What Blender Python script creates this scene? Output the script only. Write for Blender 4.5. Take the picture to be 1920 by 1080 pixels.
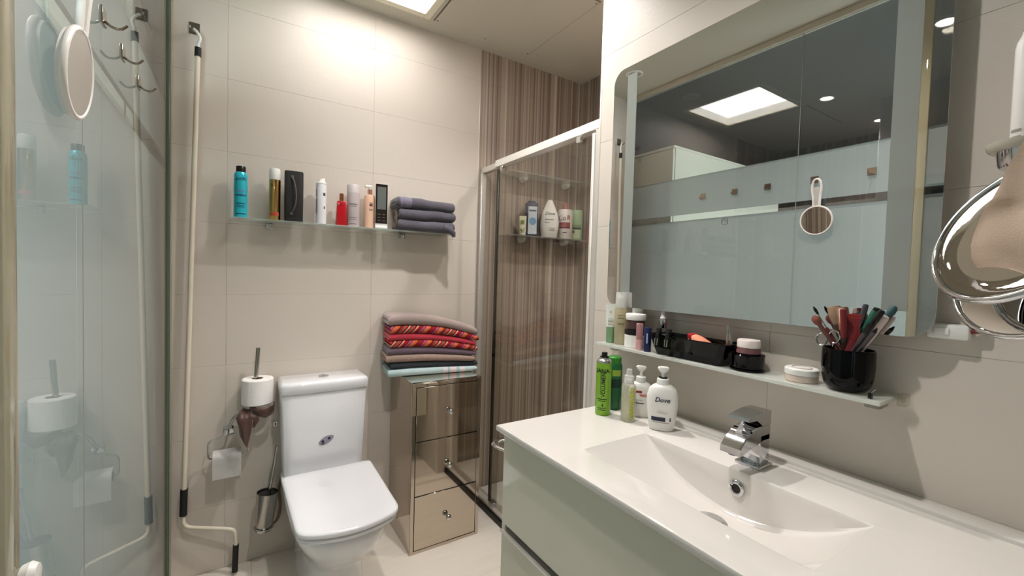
import bpy, bmesh, math, random
from mathutils import Vector, Matrix
random.seed(7)
PI = math.pi
for o in list(bpy.data.objects): bpy.data.objects.remove(o)
SC = bpy.context.scene
COL = SC.collection

# ------------------------------------------------------------------ camera
def add_camera():
    yaw, pit, rol, f = math.radians(32.68872), math.radians(1.90226), math.radians(-1.66076), 805.946
    fw = Vector((math.sin(yaw)*math.cos(pit), math.cos(yaw)*math.cos(pit), -math.sin(pit)))
    r0 = Vector((math.cos(yaw), -math.sin(yaw), 0)); d0 = fw.cross(r0)
    r = math.cos(rol)*r0+math.sin(rol)*d0; d = -math.sin(rol)*r0+math.cos(rol)*d0
    cd = bpy.data.cameras.new('camera'); c = bpy.data.objects.new('camera', cd); COL.objects.link(c)
    cd.sensor_width = 36; cd.lens = 36*f/1920; cd.clip_start = .01
    m = Matrix((r, -d, -fw)).transposed().to_4x4(); m.translation = Vector((0, 0, 1.25))
    c.matrix_world = m; SC.camera = c
add_camera()
# ------------------------------------------------------------------ world, exposure
W = bpy.data.worlds.new('world'); SC.world = W; W.use_nodes = True
W.node_tree.nodes['Background'].inputs[0].default_value = (.75, .87, 1, 1)
W.node_tree.nodes['Background'].inputs[1].default_value = .6
vs = SC.view_settings; vs.view_transform = 'Standard'; vs.look = 'None'; vs.gamma = 1; vs.use_curve_mapping = False
vs.exposure = 0.52
SKY_E = 7.5      # brightness of the ceiling light panel
SPOT_W = 34.0     # recessed spots, watts
DAY_W = 190.0      # daylight through the bedroom window, watts

# ------------------------------------------------------------------ materials
def lin(c):
    return tuple(((v/255)/12.92 if v/255 <= .04045 else ((v/255+.055)/1.055)**2.4) for v in c)+(1,)
MATS = {}
def base_mat(name):
    m = bpy.data.materials.new(name); m.use_nodes = True
    return m, m.node_tree, m.node_tree.nodes['Principled BSDF']
def vary(nt, col, amt, scale, stretch=(1, 1, 1)):
    n = nt.nodes; tc = n.new('ShaderNodeTexCoord'); mp = n.new('ShaderNodeMapping'); mp.inputs['Scale'].default_value = stretch
    nz = n.new('ShaderNodeTexNoise'); nz.inputs['Scale'].default_value = scale; nz.inputs['Detail'].default_value = 4
    mx = n.new('ShaderNodeMix'); mx.data_type = 'RGBA'
    mx.inputs[6].default_value = tuple(v*(1-amt) for v in col[:3])+(1,); mx.inputs[7].default_value = tuple(min(1, v*(1+amt)) for v in col[:3])+(1,)
    nt.links.new(tc.outputs['Object'], mp.inputs[0]); nt.links.new(mp.outputs[0], nz.inputs['Vector']); nt.links.new(nz.outputs[0], mx.inputs[0])
    return mx.outputs[2], nz.outputs[0]
def mat(name, col, rough=.5, metal=0, amt=.03, scale=30, stretch=(1, 1, 1), bump=0, bscale=None, spec=.5, coat=0, trans=0, ior=1.45, emit=0, sheen=0):
    if name in MATS: return MATS[name]
    m, nt, b = base_mat(name); c = lin(col)
    s, f = vary(nt, c, amt, scale, stretch); nt.links.new(s, b.inputs['Base Color'])
    b.inputs['Roughness'].default_value = rough; b.inputs['Metallic'].default_value = metal
    b.inputs['Specular IOR Level'].default_value = spec; b.inputs['Coat Weight'].default_value = coat; b.inputs['Coat Roughness'].default_value = .03
    b.inputs['Transmission Weight'].default_value = trans; b.inputs['IOR'].default_value = ior
    b.inputs['Sheen Weight'].default_value = sheen
    if emit: b.inputs['Emission Color'].default_value = c; b.inputs['Emission Strength'].default_value = emit
    if bump:
        bp = nt.nodes.new('ShaderNodeBump'); bp.inputs['Strength'].default_value = bump; bp.inputs['Distance'].default_value = .004
        if bscale:
            tc = nt.nodes.new('ShaderNodeTexCoord'); mp = nt.nodes.new('ShaderNodeMapping'); mp.inputs['Scale'].default_value = stretch
            nz = nt.nodes.new('ShaderNodeTexNoise'); nz.inputs['Scale'].default_value = bscale; nz.inputs['Detail'].default_value = 3
            nt.links.new(tc.outputs['Object'], mp.inputs[0]); nt.links.new(mp.outputs[0], nz.inputs['Vector']); f = nz.outputs[0]
        nt.links.new(f, bp.inputs['Height']); nt.links.new(bp.outputs[0], b.inputs['Normal'])
    MATS[name] = m; return m
def schlick(nt, r0=.045, top=.95, pw=5):
    lw = nt.nodes.new('ShaderNodeLayerWeight'); lw.inputs['Blend'].default_value = .5
    p = nt.nodes.new('ShaderNodeMath'); p.operation = 'POWER'; p.inputs[1].default_value = pw
    q = nt.nodes.new('ShaderNodeMath'); q.operation = 'MULTIPLY_ADD'; q.inputs[1].default_value = top; q.inputs[2].default_value = r0
    nt.links.new(lw.outputs['Facing'], p.inputs[0]); nt.links.new(p.outputs[0], q.inputs[0]); return q.outputs[0]
def glass(name, tint, r0=.045, rough=0.0, top=.95, pw=5):
    """thin pane: clear (transparent) body with a fresnel gloss"""
    if name in MATS: return MATS[name]
    m, nt, b = base_mat(name); nt.nodes.remove(b); n = nt.nodes
    t = n.new('ShaderNodeBsdfTransparent'); t.inputs[0].default_value = lin(tint)
    g = n.new('ShaderNodeBsdfGlossy'); g.inputs['Roughness'].default_value = rough
    mx = n.new('ShaderNodeMixShader'); nt.links.new(schlick(nt, r0, top, pw), mx.inputs[0]); nt.links.new(t.outputs[0], mx.inputs[1]); nt.links.new(g.outputs[0], mx.inputs[2])
    nt.links.new(mx.outputs[0], n['Material Output'].inputs[0]); MATS[name] = m; return m
def frosted(name, col, tr=.4, clear=0.0, r0=.045, rough=.01, top=.95, pw=5):
    if name in MATS: return MATS[name]
    m, nt, b = base_mat(name); nt.nodes.remove(b); n = nt.nodes
    c, _ = vary(nt, lin(col), .03, 3)
    d = n.new('ShaderNodeBsdfDiffuse'); t = n.new('ShaderNodeBsdfTranslucent')
    nt.links.new(c, d.inputs[0]); nt.links.new(c, t.inputs[0])
    m1 = n.new('ShaderNodeMixShader'); m1.inputs[0].default_value = tr; nt.links.new(d.outputs[0], m1.inputs[1]); nt.links.new(t.outputs[0], m1.inputs[2])
    src = m1
    if clear:
        tp = n.new('ShaderNodeBsdfTransparent'); m3 = n.new('ShaderNodeMixShader'); m3.inputs[0].default_value = clear
        nt.links.new(m1.outputs[0], m3.inputs[1]); nt.links.new(tp.outputs[0], m3.inputs[2]); src = m3
    g = n.new('ShaderNodeBsdfGlossy'); g.inputs['Roughness'].default_value = rough
    m2 = n.new('ShaderNodeMixShader'); nt.links.new(schlick(nt, r0, top, pw), m2.inputs[0]); nt.links.new(src.outputs[0], m2.inputs[1]); nt.links.new(g.outputs[0], m2.inputs[2])
    nt.links.new(m2.outputs[0], n['Material Output'].inputs[0]); MATS[name] = m; return m
def ramp_stripes(name, stops, expr, rough=.5, bump=0, spec=.5, sheen=0):
    """stripes: a colour ramp (constant steps) driven by a repeating coordinate. expr=(ax,ay,az,offset,space)"""
    if name in MATS: return MATS[name]
    m, nt, b = base_mat(name); n = nt.nodes
    if expr[4] == 'world':
        g = n.new('ShaderNodeNewGeometry'); src = g.outputs['Position']
    else:
        g = n.new('ShaderNodeTexCoord'); src = g.outputs['Object']
    dt = n.new('ShaderNodeVectorMath'); dt.operation = 'DOT_PRODUCT'; dt.inputs[1].default_value = expr[:3]; nt.links.new(src, dt.inputs[0])
    ad = n.new('ShaderNodeMath'); ad.operation = 'ADD'; ad.inputs[1].default_value = expr[3]; nt.links.new(dt.outputs['Value'], ad.inputs[0])
    fr = n.new('ShaderNodeMath'); fr.operation = 'FRACT'; nt.links.new(ad.outputs[0], fr.inputs[0])
    # up to 32 stops per ramp: split in two halves if needed
    rp = n.new('ShaderNodeValToRGB'); rp.color_ramp.interpolation = 'CONSTANT'
    els = rp.color_ramp.elements
    els[0].position = 0; els[0].color = lin(stops[0][1]); els.remove(els[1])
    for p, c in stops[1:32]:
        e = els.new(p); e.color = lin(c)
    nt.links.new(fr.outputs[0], rp.inputs[0]); nt.links.new(rp.outputs[0], b.inputs['Base Color'])
    b.inputs['Roughness'].default_value = rough; b.inputs['Specular IOR Level'].default_value = spec; b.inputs['Sheen Weight'].default_value = sheen
    if bump:
        tc = n.new('ShaderNodeTexCoord'); nz = n.new('ShaderNodeTexNoise'); nz.inputs['Scale'].default_value = 350
        bp = n.new('ShaderNodeBump'); bp.inputs['Strength'].default_value = bump; bp.inputs['Distance'].default_value = .003
        nt.links.new(tc.outputs['Object'], nz.inputs['Vector']); nt.links.new(nz.outputs[0], bp.inputs['Height']); nt.links.new(bp.outputs[0], b.inputs['Normal'])
    MATS[name] = m; return m
def emissive(name, col, s):
    if name in MATS: return MATS[name]
    m, nt, b = base_mat(name); nt.nodes.remove(b); e = nt.nodes.new('ShaderNodeEmission')
    e.inputs[0].default_value = lin(col); e.inputs[1].default_value = s
    nt.links.new(e.outputs[0], nt.nodes['Material Output'].inputs[0]); MATS[name] = m; return m

def striped_tile():
    m, nt, b = base_mat('striped_tile'); n = nt.nodes
    g = n.new('ShaderNodeNewGeometry'); sp = n.new('ShaderNodeSeparateXYZ'); nt.links.new(g.outputs['Position'], sp.inputs[0])
    sub = n.new('ShaderNodeMath'); sub.operation = 'SUBTRACT'; nt.links.new(sp.outputs[0], sub.inputs[0]); nt.links.new(sp.outputs[1], sub.inputs[1])
    ad = n.new('ShaderNodeMath'); ad.operation = 'ADD'; ad.inputs[1].default_value = 3.0; nt.links.new(sub.outputs[0], ad.inputs[0])
    def noise(scale, det):
        cb = n.new('ShaderNodeCombineXYZ'); nt.links.new(ad.outputs[0], cb.inputs[0])
        t = n.new('ShaderNodeTexNoise'); t.noise_dimensions = '3D'; t.inputs['Scale'].default_value = scale; t.inputs['Detail'].default_value = det
        nt.links.new(cb.outputs[0], t.inputs['Vector']); return t.outputs[0]
    def cells(w):
        q = n.new('ShaderNodeMath'); q.operation = 'MULTIPLY'; q.inputs[1].default_value = w; nt.links.new(ad.outputs[0], q.inputs[0])
        fl = n.new('ShaderNodeMath'); fl.operation = 'FLOOR'; nt.links.new(q.outputs[0], fl.inputs[0])
        wn = n.new('ShaderNodeTexWhiteNoise'); wn.noise_dimensions = '1D'; nt.links.new(fl.outputs[0], wn.inputs['W']); return wn.outputs['Value']
    a = cells(105.0); c = cells(43.0)
    mx = n.new('ShaderNodeMath'); mx.operation = 'MULTIPLY_ADD'; mx.inputs[1].default_value = .62
    h = n.new('ShaderNodeMath'); h.operation = 'MULTIPLY'; h.inputs[1].default_value = .38; nt.links.new(c, h.inputs[0])
    nt.links.new(a, mx.inputs[0]); nt.links.new(h.outputs[0], mx.inputs[2])
    rp = n.new('ShaderNodeValToRGB'); e = rp.color_ramp.elements
    cs = [(0, (118, 106, 98)), (.14, (136, 122, 114)), (.3, (150, 134, 125)), (.45, (163, 148, 136)), (.6, (172, 160, 147)), (.75, (186, 173, 160)), (.9, (204, 192, 178)), (1, (216, 206, 192))]
    e[0].color = lin(cs[0][1]); e[1].color = lin(cs[-1][1])
    for p, k in cs[1:-1]:
        x = e.new(p); x.color = lin(k)
    nt.links.new(mx.outputs[0], rp.inputs[0]); nt.links.new(rp.outputs[0], b.inputs['Base Color']); b.inputs['Roughness'].default_value = .22
    MATS['striped_tile'] = m
striped_tile()
wall_tile = mat('wall_tile', (213, 204, 193), .42, amt=.03, scale=3, stretch=(1, 1, 3), bump=.10, bscale=70)
grout = mat('grout', (211, 202, 190), .6)
floor_tile = mat('floor_tile', (226, 218, 206), .3, amt=.07, scale=5, stretch=(1, 9, 1))
plaster = mat('plaster', (202, 197, 182), .8, amt=.01, scale=4)
ceram = mat('ceramic', (234, 234, 237), .06, amt=.005, scale=3, coat=.3)
ceram_v = mat('basin_ceramic', (226, 221, 215), .07, amt=.005, scale=3, coat=.3)
chrome = mat('chrome', (205, 206, 208), .06, 1, amt=.02)
steel = mat('brushed_steel', (178, 174, 168), .22, 1, amt=.05, scale=60, stretch=(6, 6, .5))
bronze = mat('bronze_mirror', (196, 185, 172), .035, 1, amt=.01, scale=4)
dark_gap = mat('dark_gap', (32, 26, 22), .6)
silver = mat('mirror_silver', (230, 229, 228), 0.0, 1, amt=0.0)
alu = mat('satin_aluminium', (228, 224, 218), .3, .6, amt=.02)
sage = mat('sage_lacquer', (221, 218, 201), .10, amt=.015, scale=5, coat=.4)
clear = glass('clear_glass', (238, 244, 240))
shower_glass = glass('shower_glass', (240, 239, 235), .05)
dark_clear = glass('partition_clear_glass', (226, 226, 224), .12)
shelf_glass = frosted('shelf_glass', (214, 226, 216), .5, clear=.62, r0=.08)
shelf_glass2 = frosted('shelf_glass_satin', (238, 241, 234), .35, clear=.12, r0=.08)
frost = frosted('frosted_pane', (163, 165, 162), .5, r0=.0, top=.0)
frost_front = glass('frosted_pane_front', (250, 252, 250), .07, 0.0, .93, 4)
frost_led = frosted('frosted_led_strip', (162, 167, 160), .2, r0=.04)
white_pl = mat('white_plastic', (238, 237, 232), .3, amt=.01)
black_pl = mat('black_plastic', (22, 20, 20), .25, amt=.05)
black_gl = mat('black_gloss', (5, 5, 6), .06, amt=.05, spec=.22)
rubber = mat('black_rubber', (28, 27, 26), .6)
paper = mat('tissue_paper', (243, 241, 238), .9, amt=.02, bump=.25, bscale=90)

# ------------------------------------------------------------------ mesh helpers
def nb(): return bmesh.new()
def box(bm, x0, x1, y0, y1, z0, z1, bev=0, seg=2):
    b2 = bmesh.new()
    v = [b2.verts.new((x, y, z)) for x in (x0, x1) for y in (y0, y1) for z in (z0, z1)]
    for f in ((0, 1, 3, 2), (4, 6, 7, 5), (0, 4, 5, 1), (2, 3, 7, 6), (0, 2, 6, 4), (1, 5, 7, 3)): b2.faces.new([v[i] for i in f])
    if bev: bmesh.ops.bevel(b2, geom=b2.edges[:], offset=bev, segments=seg, affect='EDGES', profile=.5)
    return join(bm, b2)
def join(bm, b2):
    me = bpy.data.meshes.new('tmp'); bmesh.ops.recalc_face_normals(b2, faces=b2.faces[:]); b2.to_mesh(me); b2.free(); bm.from_mesh(me); bpy.data.meshes.remove(me); return bm
def loft(bm, rings, cap0=True, cap1=True, close=True):
    vs = [[bm.verts.new(p) for p in r] for r in rings]; k = len(rings[0]); fs = []
    for a, b in zip(vs[:-1], vs[1:]):
        for i in range(k if close else k-1):
            j = (i+1) % k; fs.append(bm.faces.new((a[i], a[j], b[j], b[i])))
    if cap0: fs.append(bm.faces.new(vs[0][::-1]))
    if cap1: fs.append(bm.faces.new(vs[-1]))
    bmesh.ops.recalc_face_normals(bm, faces=fs)
    return bm
def circ(r, z, n=28, cx=0, cy=0, rx=None):
    rx = rx or r
    return [(cx+rx*math.cos(2*PI*i/n), cy+r*math.sin(2*PI*i/n), z) for i in range(n)]
def lathe(bm, prof, n=28, cx=0, cy=0, cap0=True, cap1=True):
    return loft(bm, [circ(max(r, 1e-4), z, n, cx, cy) for r, z in prof], cap0, cap1)
def sring(w, d, z, e=2.5, n=32, cx=0, cy=0):
    o = []
    for i in range(n):
        t = 2*PI*i/n; c, s = math.cos(t), math.sin(t)
        o.append((cx+w*math.copysign(abs(c)**(2/e), c), cy+d*math.copysign(abs(s)**(2/e), s), z))
    return o
def tube(bm, pts, r, n=10, closed=False, cap=True, r2=None):
    pts = [Vector(p) for p in pts]; k = len(pts); rings = []; up = None
    rad = r if isinstance(r, (list, tuple)) else [r]*k
    for i, p in enumerate(pts):
        if closed: t = pts[(i+1) % k]-pts[i-1]
        else: t = pts[min(i+1, k-1)]-pts[max(i-1, 0)]
        t.normalize()
        if up is None:
            up = Vector((0, 0, 1)) if abs(t.z) < .9 else Vector((1, 0, 0))
        a = t.cross(up).normalized(); b = a.cross(t).normalized(); up = b
        rr2 = rad[i] if r2 is None else r2
        rings.append([tuple(p+a*rad[i]*math.cos(2*PI*j/n)+b*rr2*math.sin(2*PI*j/n)) for j in range(n)])
    if closed: rings.append(rings[0])
    loft(bm, rings, cap and not closed, cap and not closed)
    if closed: bmesh.ops.remove_doubles(bm, verts=bm.verts[:], dist=1e-6)
    return bm
def bend(pts, rad=.01, n=5):
    """round the corners of a polyline"""
    pts = [Vector(p) for p in pts]; out = [pts[0]]
    for a, b, c in zip(pts[:-2], pts[1:-1], pts[2:]):
        u = (a-b).normalized()*min(rad, (a-b).length*.49); v = (c-b).normalized()*min(rad, (c-b).length*.49)
        for i in range(n+1):
            t = i/n; out.append((b+u)*(1-t)**2+b*2*t*(1-t)+(b+v)*t*t)
    out.append(pts[-1]); return out
def rrect(w, h, r, n=6):
    """2d rounded rectangle outline, centred"""
    o = []
    for cx, cy, a0 in ((w/2-r, h/2-r, 0), (-w/2+r, h/2-r, PI/2), (-w/2+r, -h/2+r, PI), (w/2-r, -h/2+r, 1.5*PI)):
        for i in range(n+1):
            a = a0+PI/2*i/n; o.append((cx+r*math.cos(a), cy+r*math.sin(a)))
    return o
def xform(bm, m): bmesh.ops.transform(bm, matrix=m, verts=bm.verts[:]); return bm
def finish(bm, name, sharp=38):
    me = bpy.data.meshes.new(name); bm.to_mesh(me); bm.free()
    me.polygons.foreach_set('use_smooth', [True]*len(me.polygons))
    me.set_sharp_from_angle(angle=math.radians(sharp)); return me
def obj(name, bm, m, parent=None, label=None, loc=None, rot=None, kind=None, cat=None, group=None, sharp=38):
    me = bm if isinstance(bm, bpy.types.Mesh) else finish(bm, name, sharp)
    if m is not None and not me.materials: me.materials.append(m)
    o = bpy.data.objects.new(name, me); COL.objects.link(o)
    if parent: o.parent = parent
    if loc: o.location = loc
    if rot: o.rotation_euler = rot
    for k, v in (('label', label), ('kind', kind), ('category', cat), ('group', group)):
        if v: o[k] = v
    return o
def thing(name, label, cat, loc=(0, 0, 0), rz=0, group=None, rot=None):
    o = bpy.data.objects.new(name, None); COL.objects.link(o); o.empty_display_size = .02
    o.location = loc; o.rotation_euler = rot or (0, 0, rz); o['label'] = label; o['category'] = cat
    if group: o['group'] = group
    return o
def struct(name, bm, m, parent=None):
    o = obj(name, bm, m, parent)
    if not parent: o['kind'] = 'structure'
    return o
def struct_root(name, loc=(0, 0, 0)):
    o = bpy.data.objects.new(name, None); COL.objects.link(o); o.location = loc; o.empty_display_size = .02; o['kind'] = 'structure'; return o
def text2d(s, size, align='CENTER', shear=0, bold=0):
    cu = bpy.data.curves.new('txt', 'FONT'); cu.body = s; cu.size = size; cu.align_x = align; cu.align_y = 'CENTER'; cu.shear = shear; cu.offset = bold; cu.resolution_u = 3
    o = bpy.data.objects.new('txt', cu); COL.objects.link(o); dg = bpy.context.evaluated_depsgraph_get()
    me = bpy.data.meshes.new_from_object(o.evaluated_get(dg)); bpy.data.objects.remove(o); bpy.data.curves.remove(cu)
    return me
def lettering(s, size, m, parent, r, z, phi, vertical=False, flat=None, shear=0, bold=0, name='lettering', dphi=0, label=None, ry=None):
    """printed letters: wrapped round a cylinder of radius r (facing angle phi) or laid on a flat face"""
    me = text2d(s, size, shear=shear, bold=bold)
    for v in me.vertices:
        tx, ty = v.co.x, v.co.y
        if vertical: tx, ty = -ty, tx
        if flat:
            n, u = flat; v.co = Vector(n)*(r+.0006)+Vector(u)*tx+Vector((0, 0, z+ty))
        else:
            a = phi+dphi+tx/r; v.co = ((r+.0006)*math.cos(a), (ry or r+.0006)*math.sin(a) if ry else (r+.0006)*math.sin(a), z+ty)
    return obj(name, me, m, parent, label)
def patch(bm, r, z0, z1, a0, a1, n=10, e=.0005, ry=None):
    """a printed band on a cylinder"""
    rr = r+e; q = []
    for i in range(n+1):
        a = a0+(a1-a0)*i/n; q.append((rr*math.cos(a), rr*math.sin(a)))
    for (xa, ya), (xb, yb) in zip(q[:-1], q[1:]):
        bm.faces.new([bm.verts.new(p) for p in ((xa, ya, z0), (xb, yb, z0), (xb, yb, z1), (xa, ya, z1))])
    bmesh.ops.remove_doubles(bm, verts=bm.verts[:], dist=1e-6); return bm
ink = lambda n, c: mat('ink_'+n, c, .5, amt=.02)
TILES = {}
def tile_mesh(w, h, t, m, bev=.0004):
    k = (round(w, 4), round(h, 4), t, m.name)
    if k not in TILES:
        me = finish(box(nb(), 0, w, 0, h, -t, 0, bev, 1), 'tile'); me.materials.append(m); TILES[k] = me
    return TILES[k]

# ================================================================== STRUCTURE
D, XL, XR, H, XS = 2.09, -.22, 1.05, 2.45, 1.818
JT = .00045
# back wall with tiles
wb = struct('wall_back', box(nb(), -.26, XS+.1, D+.004, D+.12, 0, H), grout)
ROWS = [0]+[.27+.2874*i for i in range(8)]+[H]
def tile_wall(parent, xs, rows, m, place):
    for a, b in zip(xs[:-1], xs[1:]):
        for c, d in zip(rows[:-1], rows[1:]):
            if b-a < .01 or d-c < .01: continue
            t = obj('tile', tile_mesh(b-a-JT, d-c-JT, .005, m), None, parent); place(t, a+JT/2, c+JT/2)
RX = PI/2
def on_back(t, u, z): t.location = (u, D, z); t.rotation_euler = (RX, 0, 0)
tile_wall(wb, [-.235, -.034, .541, 1.1], ROWS, wall_tile, on_back)
tile_wall(wb, [1.102, 1.46, XS], ROWS, MATS['striped_tile'], on_back)
# slim bright edge where the beige tile ends
obj('trim_strip', box(nb(), 1.0985, 1.1035, D-.002, D+.004, 0, H), alu, wb)
# vanity wall (a stub that ends beside the shower)
YE = 1.108
wr = struct('wall_right', box(nb(), XR+.004, XR+.12, -.9, YE-.004, 0, H), grout)
def on_right(t, y, z): t.location = (XR, y, z); t.rotation_euler = (RX, 0, -PI/2)
YS = [YE, .515, -.06, -.635, -.9]
for a, b in zip(YS[:-1], YS[1:]):
    for c, d in zip(ROWS[:-1], ROWS[1:]):
        t = obj('tile', tile_mesh(a-b-JT, d-c-JT, .005, wall_tile), None, wr); on_right(t, a-JT/2, c+JT/2)
obj('corner_bead', box(nb(), XR-.001, XR+.008, YE-.008, YE+.001, 0, H, .001), alu, wr)
obj('end_face', box(nb(), XR+.008, XR+.12, YE-.004, YE, 0, H), wall_tile, wr)
# shower side and front walls
ws = struct('wall_shower', box(nb(), XS+.004, XS+.1, .2, D+.1, 0, H), grout)
def on_shower(t, y, z): t.location = (XS, y, z); t.rotation_euler = (RX, 0, -PI/2)
yy = [D, D-.36, D-.72, D-1.08]
for a, b in zip(yy[:-1], yy[1:]):
    for c, d in zip(ROWS[:-1], ROWS[1:]):
        t = obj('tile', tile_mesh(a-b-JT, d-c-JT, .005, MATS['striped_tile']), None, ws); on_shower(t, a-JT/2, c+JT/2)
struct('wall_shower_front', box(nb(), XR+.12, XS+.1, 1.0, 1.09, 0, H), MATS['striped_tile'])
struct('wall_front', box(nb(), -.26, XR+.2, -1.0, -.9, 0, H), wall_tile)
# floor
fl = struct('floor', box(nb(), -.26, XS+.1, -1.0, D+.12, -.06, -.004), grout)
fx = [-.24, .06, .635, 1.1]; fy = [D]
while fy[-1] > -.9: fy.append(max(-.9, fy[-1]-.2874))
for i, (a, b) in enumerate(zip(fy[:-1], fy[1:])):
    off = -.2 if i % 2 else 0
    xs = [-.24]+[x+off for x in fx[1:-1] if x+off > -.2]+[1.1]
    for c, d in zip(xs[:-1], xs[1:]):
        if a-b < .02: continue
        t = obj('floor_tile', tile_mesh(d-c-JT, a-b-JT, .005, floor_tile), None, fl); t.location = (c+JT/2, b+JT/2, 0)
# ceiling with an opening for the light panel
SX0, SX1, SY0, SY1 = .225, .745, 1.445, 1.965
cb = nb()
for x0, x1, y0, y1 in ((-.26, SX0, -1, D+.12), (SX1, XS+.1, -1, D+.12), (SX0, SX1, -1, SY0), (SX0, SX1, SY1, D+.12)):
    box(cb, x0, x1, y0, y1, H, H+.05)
ce = struct('ceiling', cb, plaster)
# access hatch beside the light panel: proud plate, thin dark sheet painting the gap's shade, screws
obj('hatch_gap_shade', box(nb(), .785, 1.335, 1.425, 1.986, H-.0015, H), mat('hatch_shadow', (120, 110, 95), .8), ce)
obj('hatch_plate', box(nb(), .79, 1.33, 1.43, 1.981, H-.005, H-.0015, .001, 1), plaster, ce)
for x, y in ((.8, 1.97), (1.06, 1.974), (1.32, 1.97), (1.32, 1.44)):
    obj('screw', lathe(nb(), [(.004, H-.0075), (.004, H-.005)], 10, x, y), mat('hatch_screw', (140, 130, 112), .5), ce)

# light panel in its shaft
lp = thing('ceiling_light_panel', 'square frosted ceiling light panel set in a white frame above the toilet', 'ceiling light', (.485, 1.705, H))
b = nb(); T = .014
for x0, x1, y0, y1 in ((SX0-.02, SX0+T, SY0-.02, SY1+.02), (SX1-T, SX1+.02, SY0-.02, SY1+.02), (SX0+T, SX1-T, SY0-.02, SY0+T), (SX0+T, SX1-T, SY1-T, SY1+.02)):
    box(b, x0-.485, x1-.485, y0-1.705, y1-1.705, -.008, .004, .002, 1)
cream_fr = mat('cream_frame', (236, 230, 208), .4, amt=.01)
obj('frame', b, cream_fr, lp)
b = nb(); S = .055
for x0, x1, y0, y1 in ((SX0, SX0+.006, SY0, SY1), (SX1-.006, SX1, SY0, SY1), (SX0, SX1, SY0, SY0+.006), (SX0, SX1, SY1-.006, SY1)):
    box(b, x0-.485, x1-.485, y0-1.705, y1-1.705, .004, S)
obj('shaft', b, mat('shaft_white', (240, 238, 230), .7, amt=.01), lp)
obj('diffuser', box(nb(), SX0-.485, SX1-.485, SY0-1.705, SY1-1.705, S, S+.01), emissive('panel_light', (255, 251, 248), SKY_E), lp)

def downlight(x, y, lit, label):
    t = thing('downlight', label, 'ceiling light', (x, y, H), group=None)
    obj('trim_ring', lathe(nb(), [(.034, -.001), (.036, -.006), (.044, -.007), (.05, -.003), (.05, 0)], 32, cap0=False, cap1=False), white_pl, t)
    obj('lens', lathe(nb(), [(.034, -.003), (.034, -.0015)], 28), emissive('spot_lens', (255, 246, 232), 30) if lit else mat('unlit_lens', (196, 192, 182), .4), t)
    if lit:
        ld = bpy.data.lights.new('spot_lamp', 'SPOT'); ld.energy = SPOT_W; ld.spot_size = math.radians(128); ld.spot_blend = .85; ld.shadow_soft_size = .022; ld.color = (1, .955, .93)
        lo = bpy.data.objects.new('spot_lamp', ld); COL.objects.link(lo); lo.parent = t; lo.location = (0, 0, -.012)
    return t
downlight(.755, 1.30, True, 'lit round ceiling spot mirrored in the dark glass beside the light panel')
downlight(.33, .63, True, 'lit round ceiling spot glimpsed at the upper right edge of the mirror')
downlight(1.48, 1.24, True, 'added ceiling spot hidden inside the shower to brighten the striped tiles')  # added unseen lamp, lifts the brightness of the striped shower tiles
downlight(.048, 1.80, False, 'unlit round ceiling spot in the corner, mirrored above the left light strip')

# ---- glass partition on the left: frosted bands and clear bands
wl = struct_root('wall_left', (XL, 0, 0))
GT = .008
Z1, Z2, Z3 = 1.595, 1.632, 1.85
def frosted_slab(y0, y1, z0, z1):
    """glass slab: glossy clear room face, frosted rear face"""
    b = box(nb(), -GT, 0, y0, y1, z0, z1)
    bmesh.ops.delete(b, geom=[f for f in b.faces if abs(f.normal.y) > .5], context='FACES_ONLY')
    for f in b.faces: f.material_index = 0 if f.normal.x > .5 else 1
    me = finish(b, 'frosted_pane'); me.materials.append(frost_front); me.materials.append(frost); return me
for y0, y1 in ((1.0112, 2.075), (-.9, 1.0108)):
    for nm, z0, z1, m in (('frosted_pane', .015, Z1, frost), ('clear_band', Z1, Z2, dark_clear), ('frosted_pane', Z2, Z3, frost), ('clear_pane', Z3, H-.03, dark_clear)):
        obj(nm, frosted_slab(y0, y1, z0, z1) if nm == 'frosted_pane' else box(nb(), -GT, 0, y0, y1, z0, z1), m, wl)
obj('seam_seal', box(nb(), .0001, .0005, 1.0095, 1.0125, .015, H-.03), mat('seam_silicone', (150, 152, 146), .3), wl)
obj('top_track', box(nb(), -.02, .012, -.9, D, H-.03, H, .002, 1), mat('track_cream', (205, 200, 184), .4), wl)
obj('floor_track', box(nb(), -.012, .004, -.9, D, 0, .015), alu, wl)
gseal = mat('green_glass_edge', (96, 108, 94), .15, amt=.08, scale=10, stretch=(30, 30, .5))
obj('wall_profile', box(nb(), -.012, .006, 2.07, 2.088, 0, H-.03, .0015, 1), gseal, wl)
obj('profile_lip', box(nb(), .006, .0115, 2.079, 2.088, 0, H-.03, .001, 1), mat('pale_silicone', (176, 172, 152), .4), wl)
# sliding glass leaf in front of it
dr = struct_root('door_1', (-.172, 0, 0))
for nm, z0, z1, m in (('frosted_pane', .012, Z1, frost), ('clear_band', Z1, Z2, dark_clear), ('frosted_pane', Z2, Z3, frost), ('clear_pane', Z3, H-.035, dark_clear)):
    obj(nm, frosted_slab(-.45, .545, z0, z1) if nm == 'frosted_pane' else box(nb(), -GT, 0, -.45, .545, z0, z1), m, dr)
obj('edge_seal', box(nb(), -.012, .004, .545, .575, .012, H-.035, .003, 2), frosted('yellowed_seal', (196, 184, 150), .4, clear=.4, r0=.08), dr)
obj('pull_knob', xform(lathe(nb(), [(.0, 0), (.010, .001), (.013, .006), (.011, .012), (.006, .015), (.006, .022)], 20), Matrix.Translation((.018, .568, .955)) @ Matrix.Rotation(-PI/2, 4, 'Y')), white_pl, dr)

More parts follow.
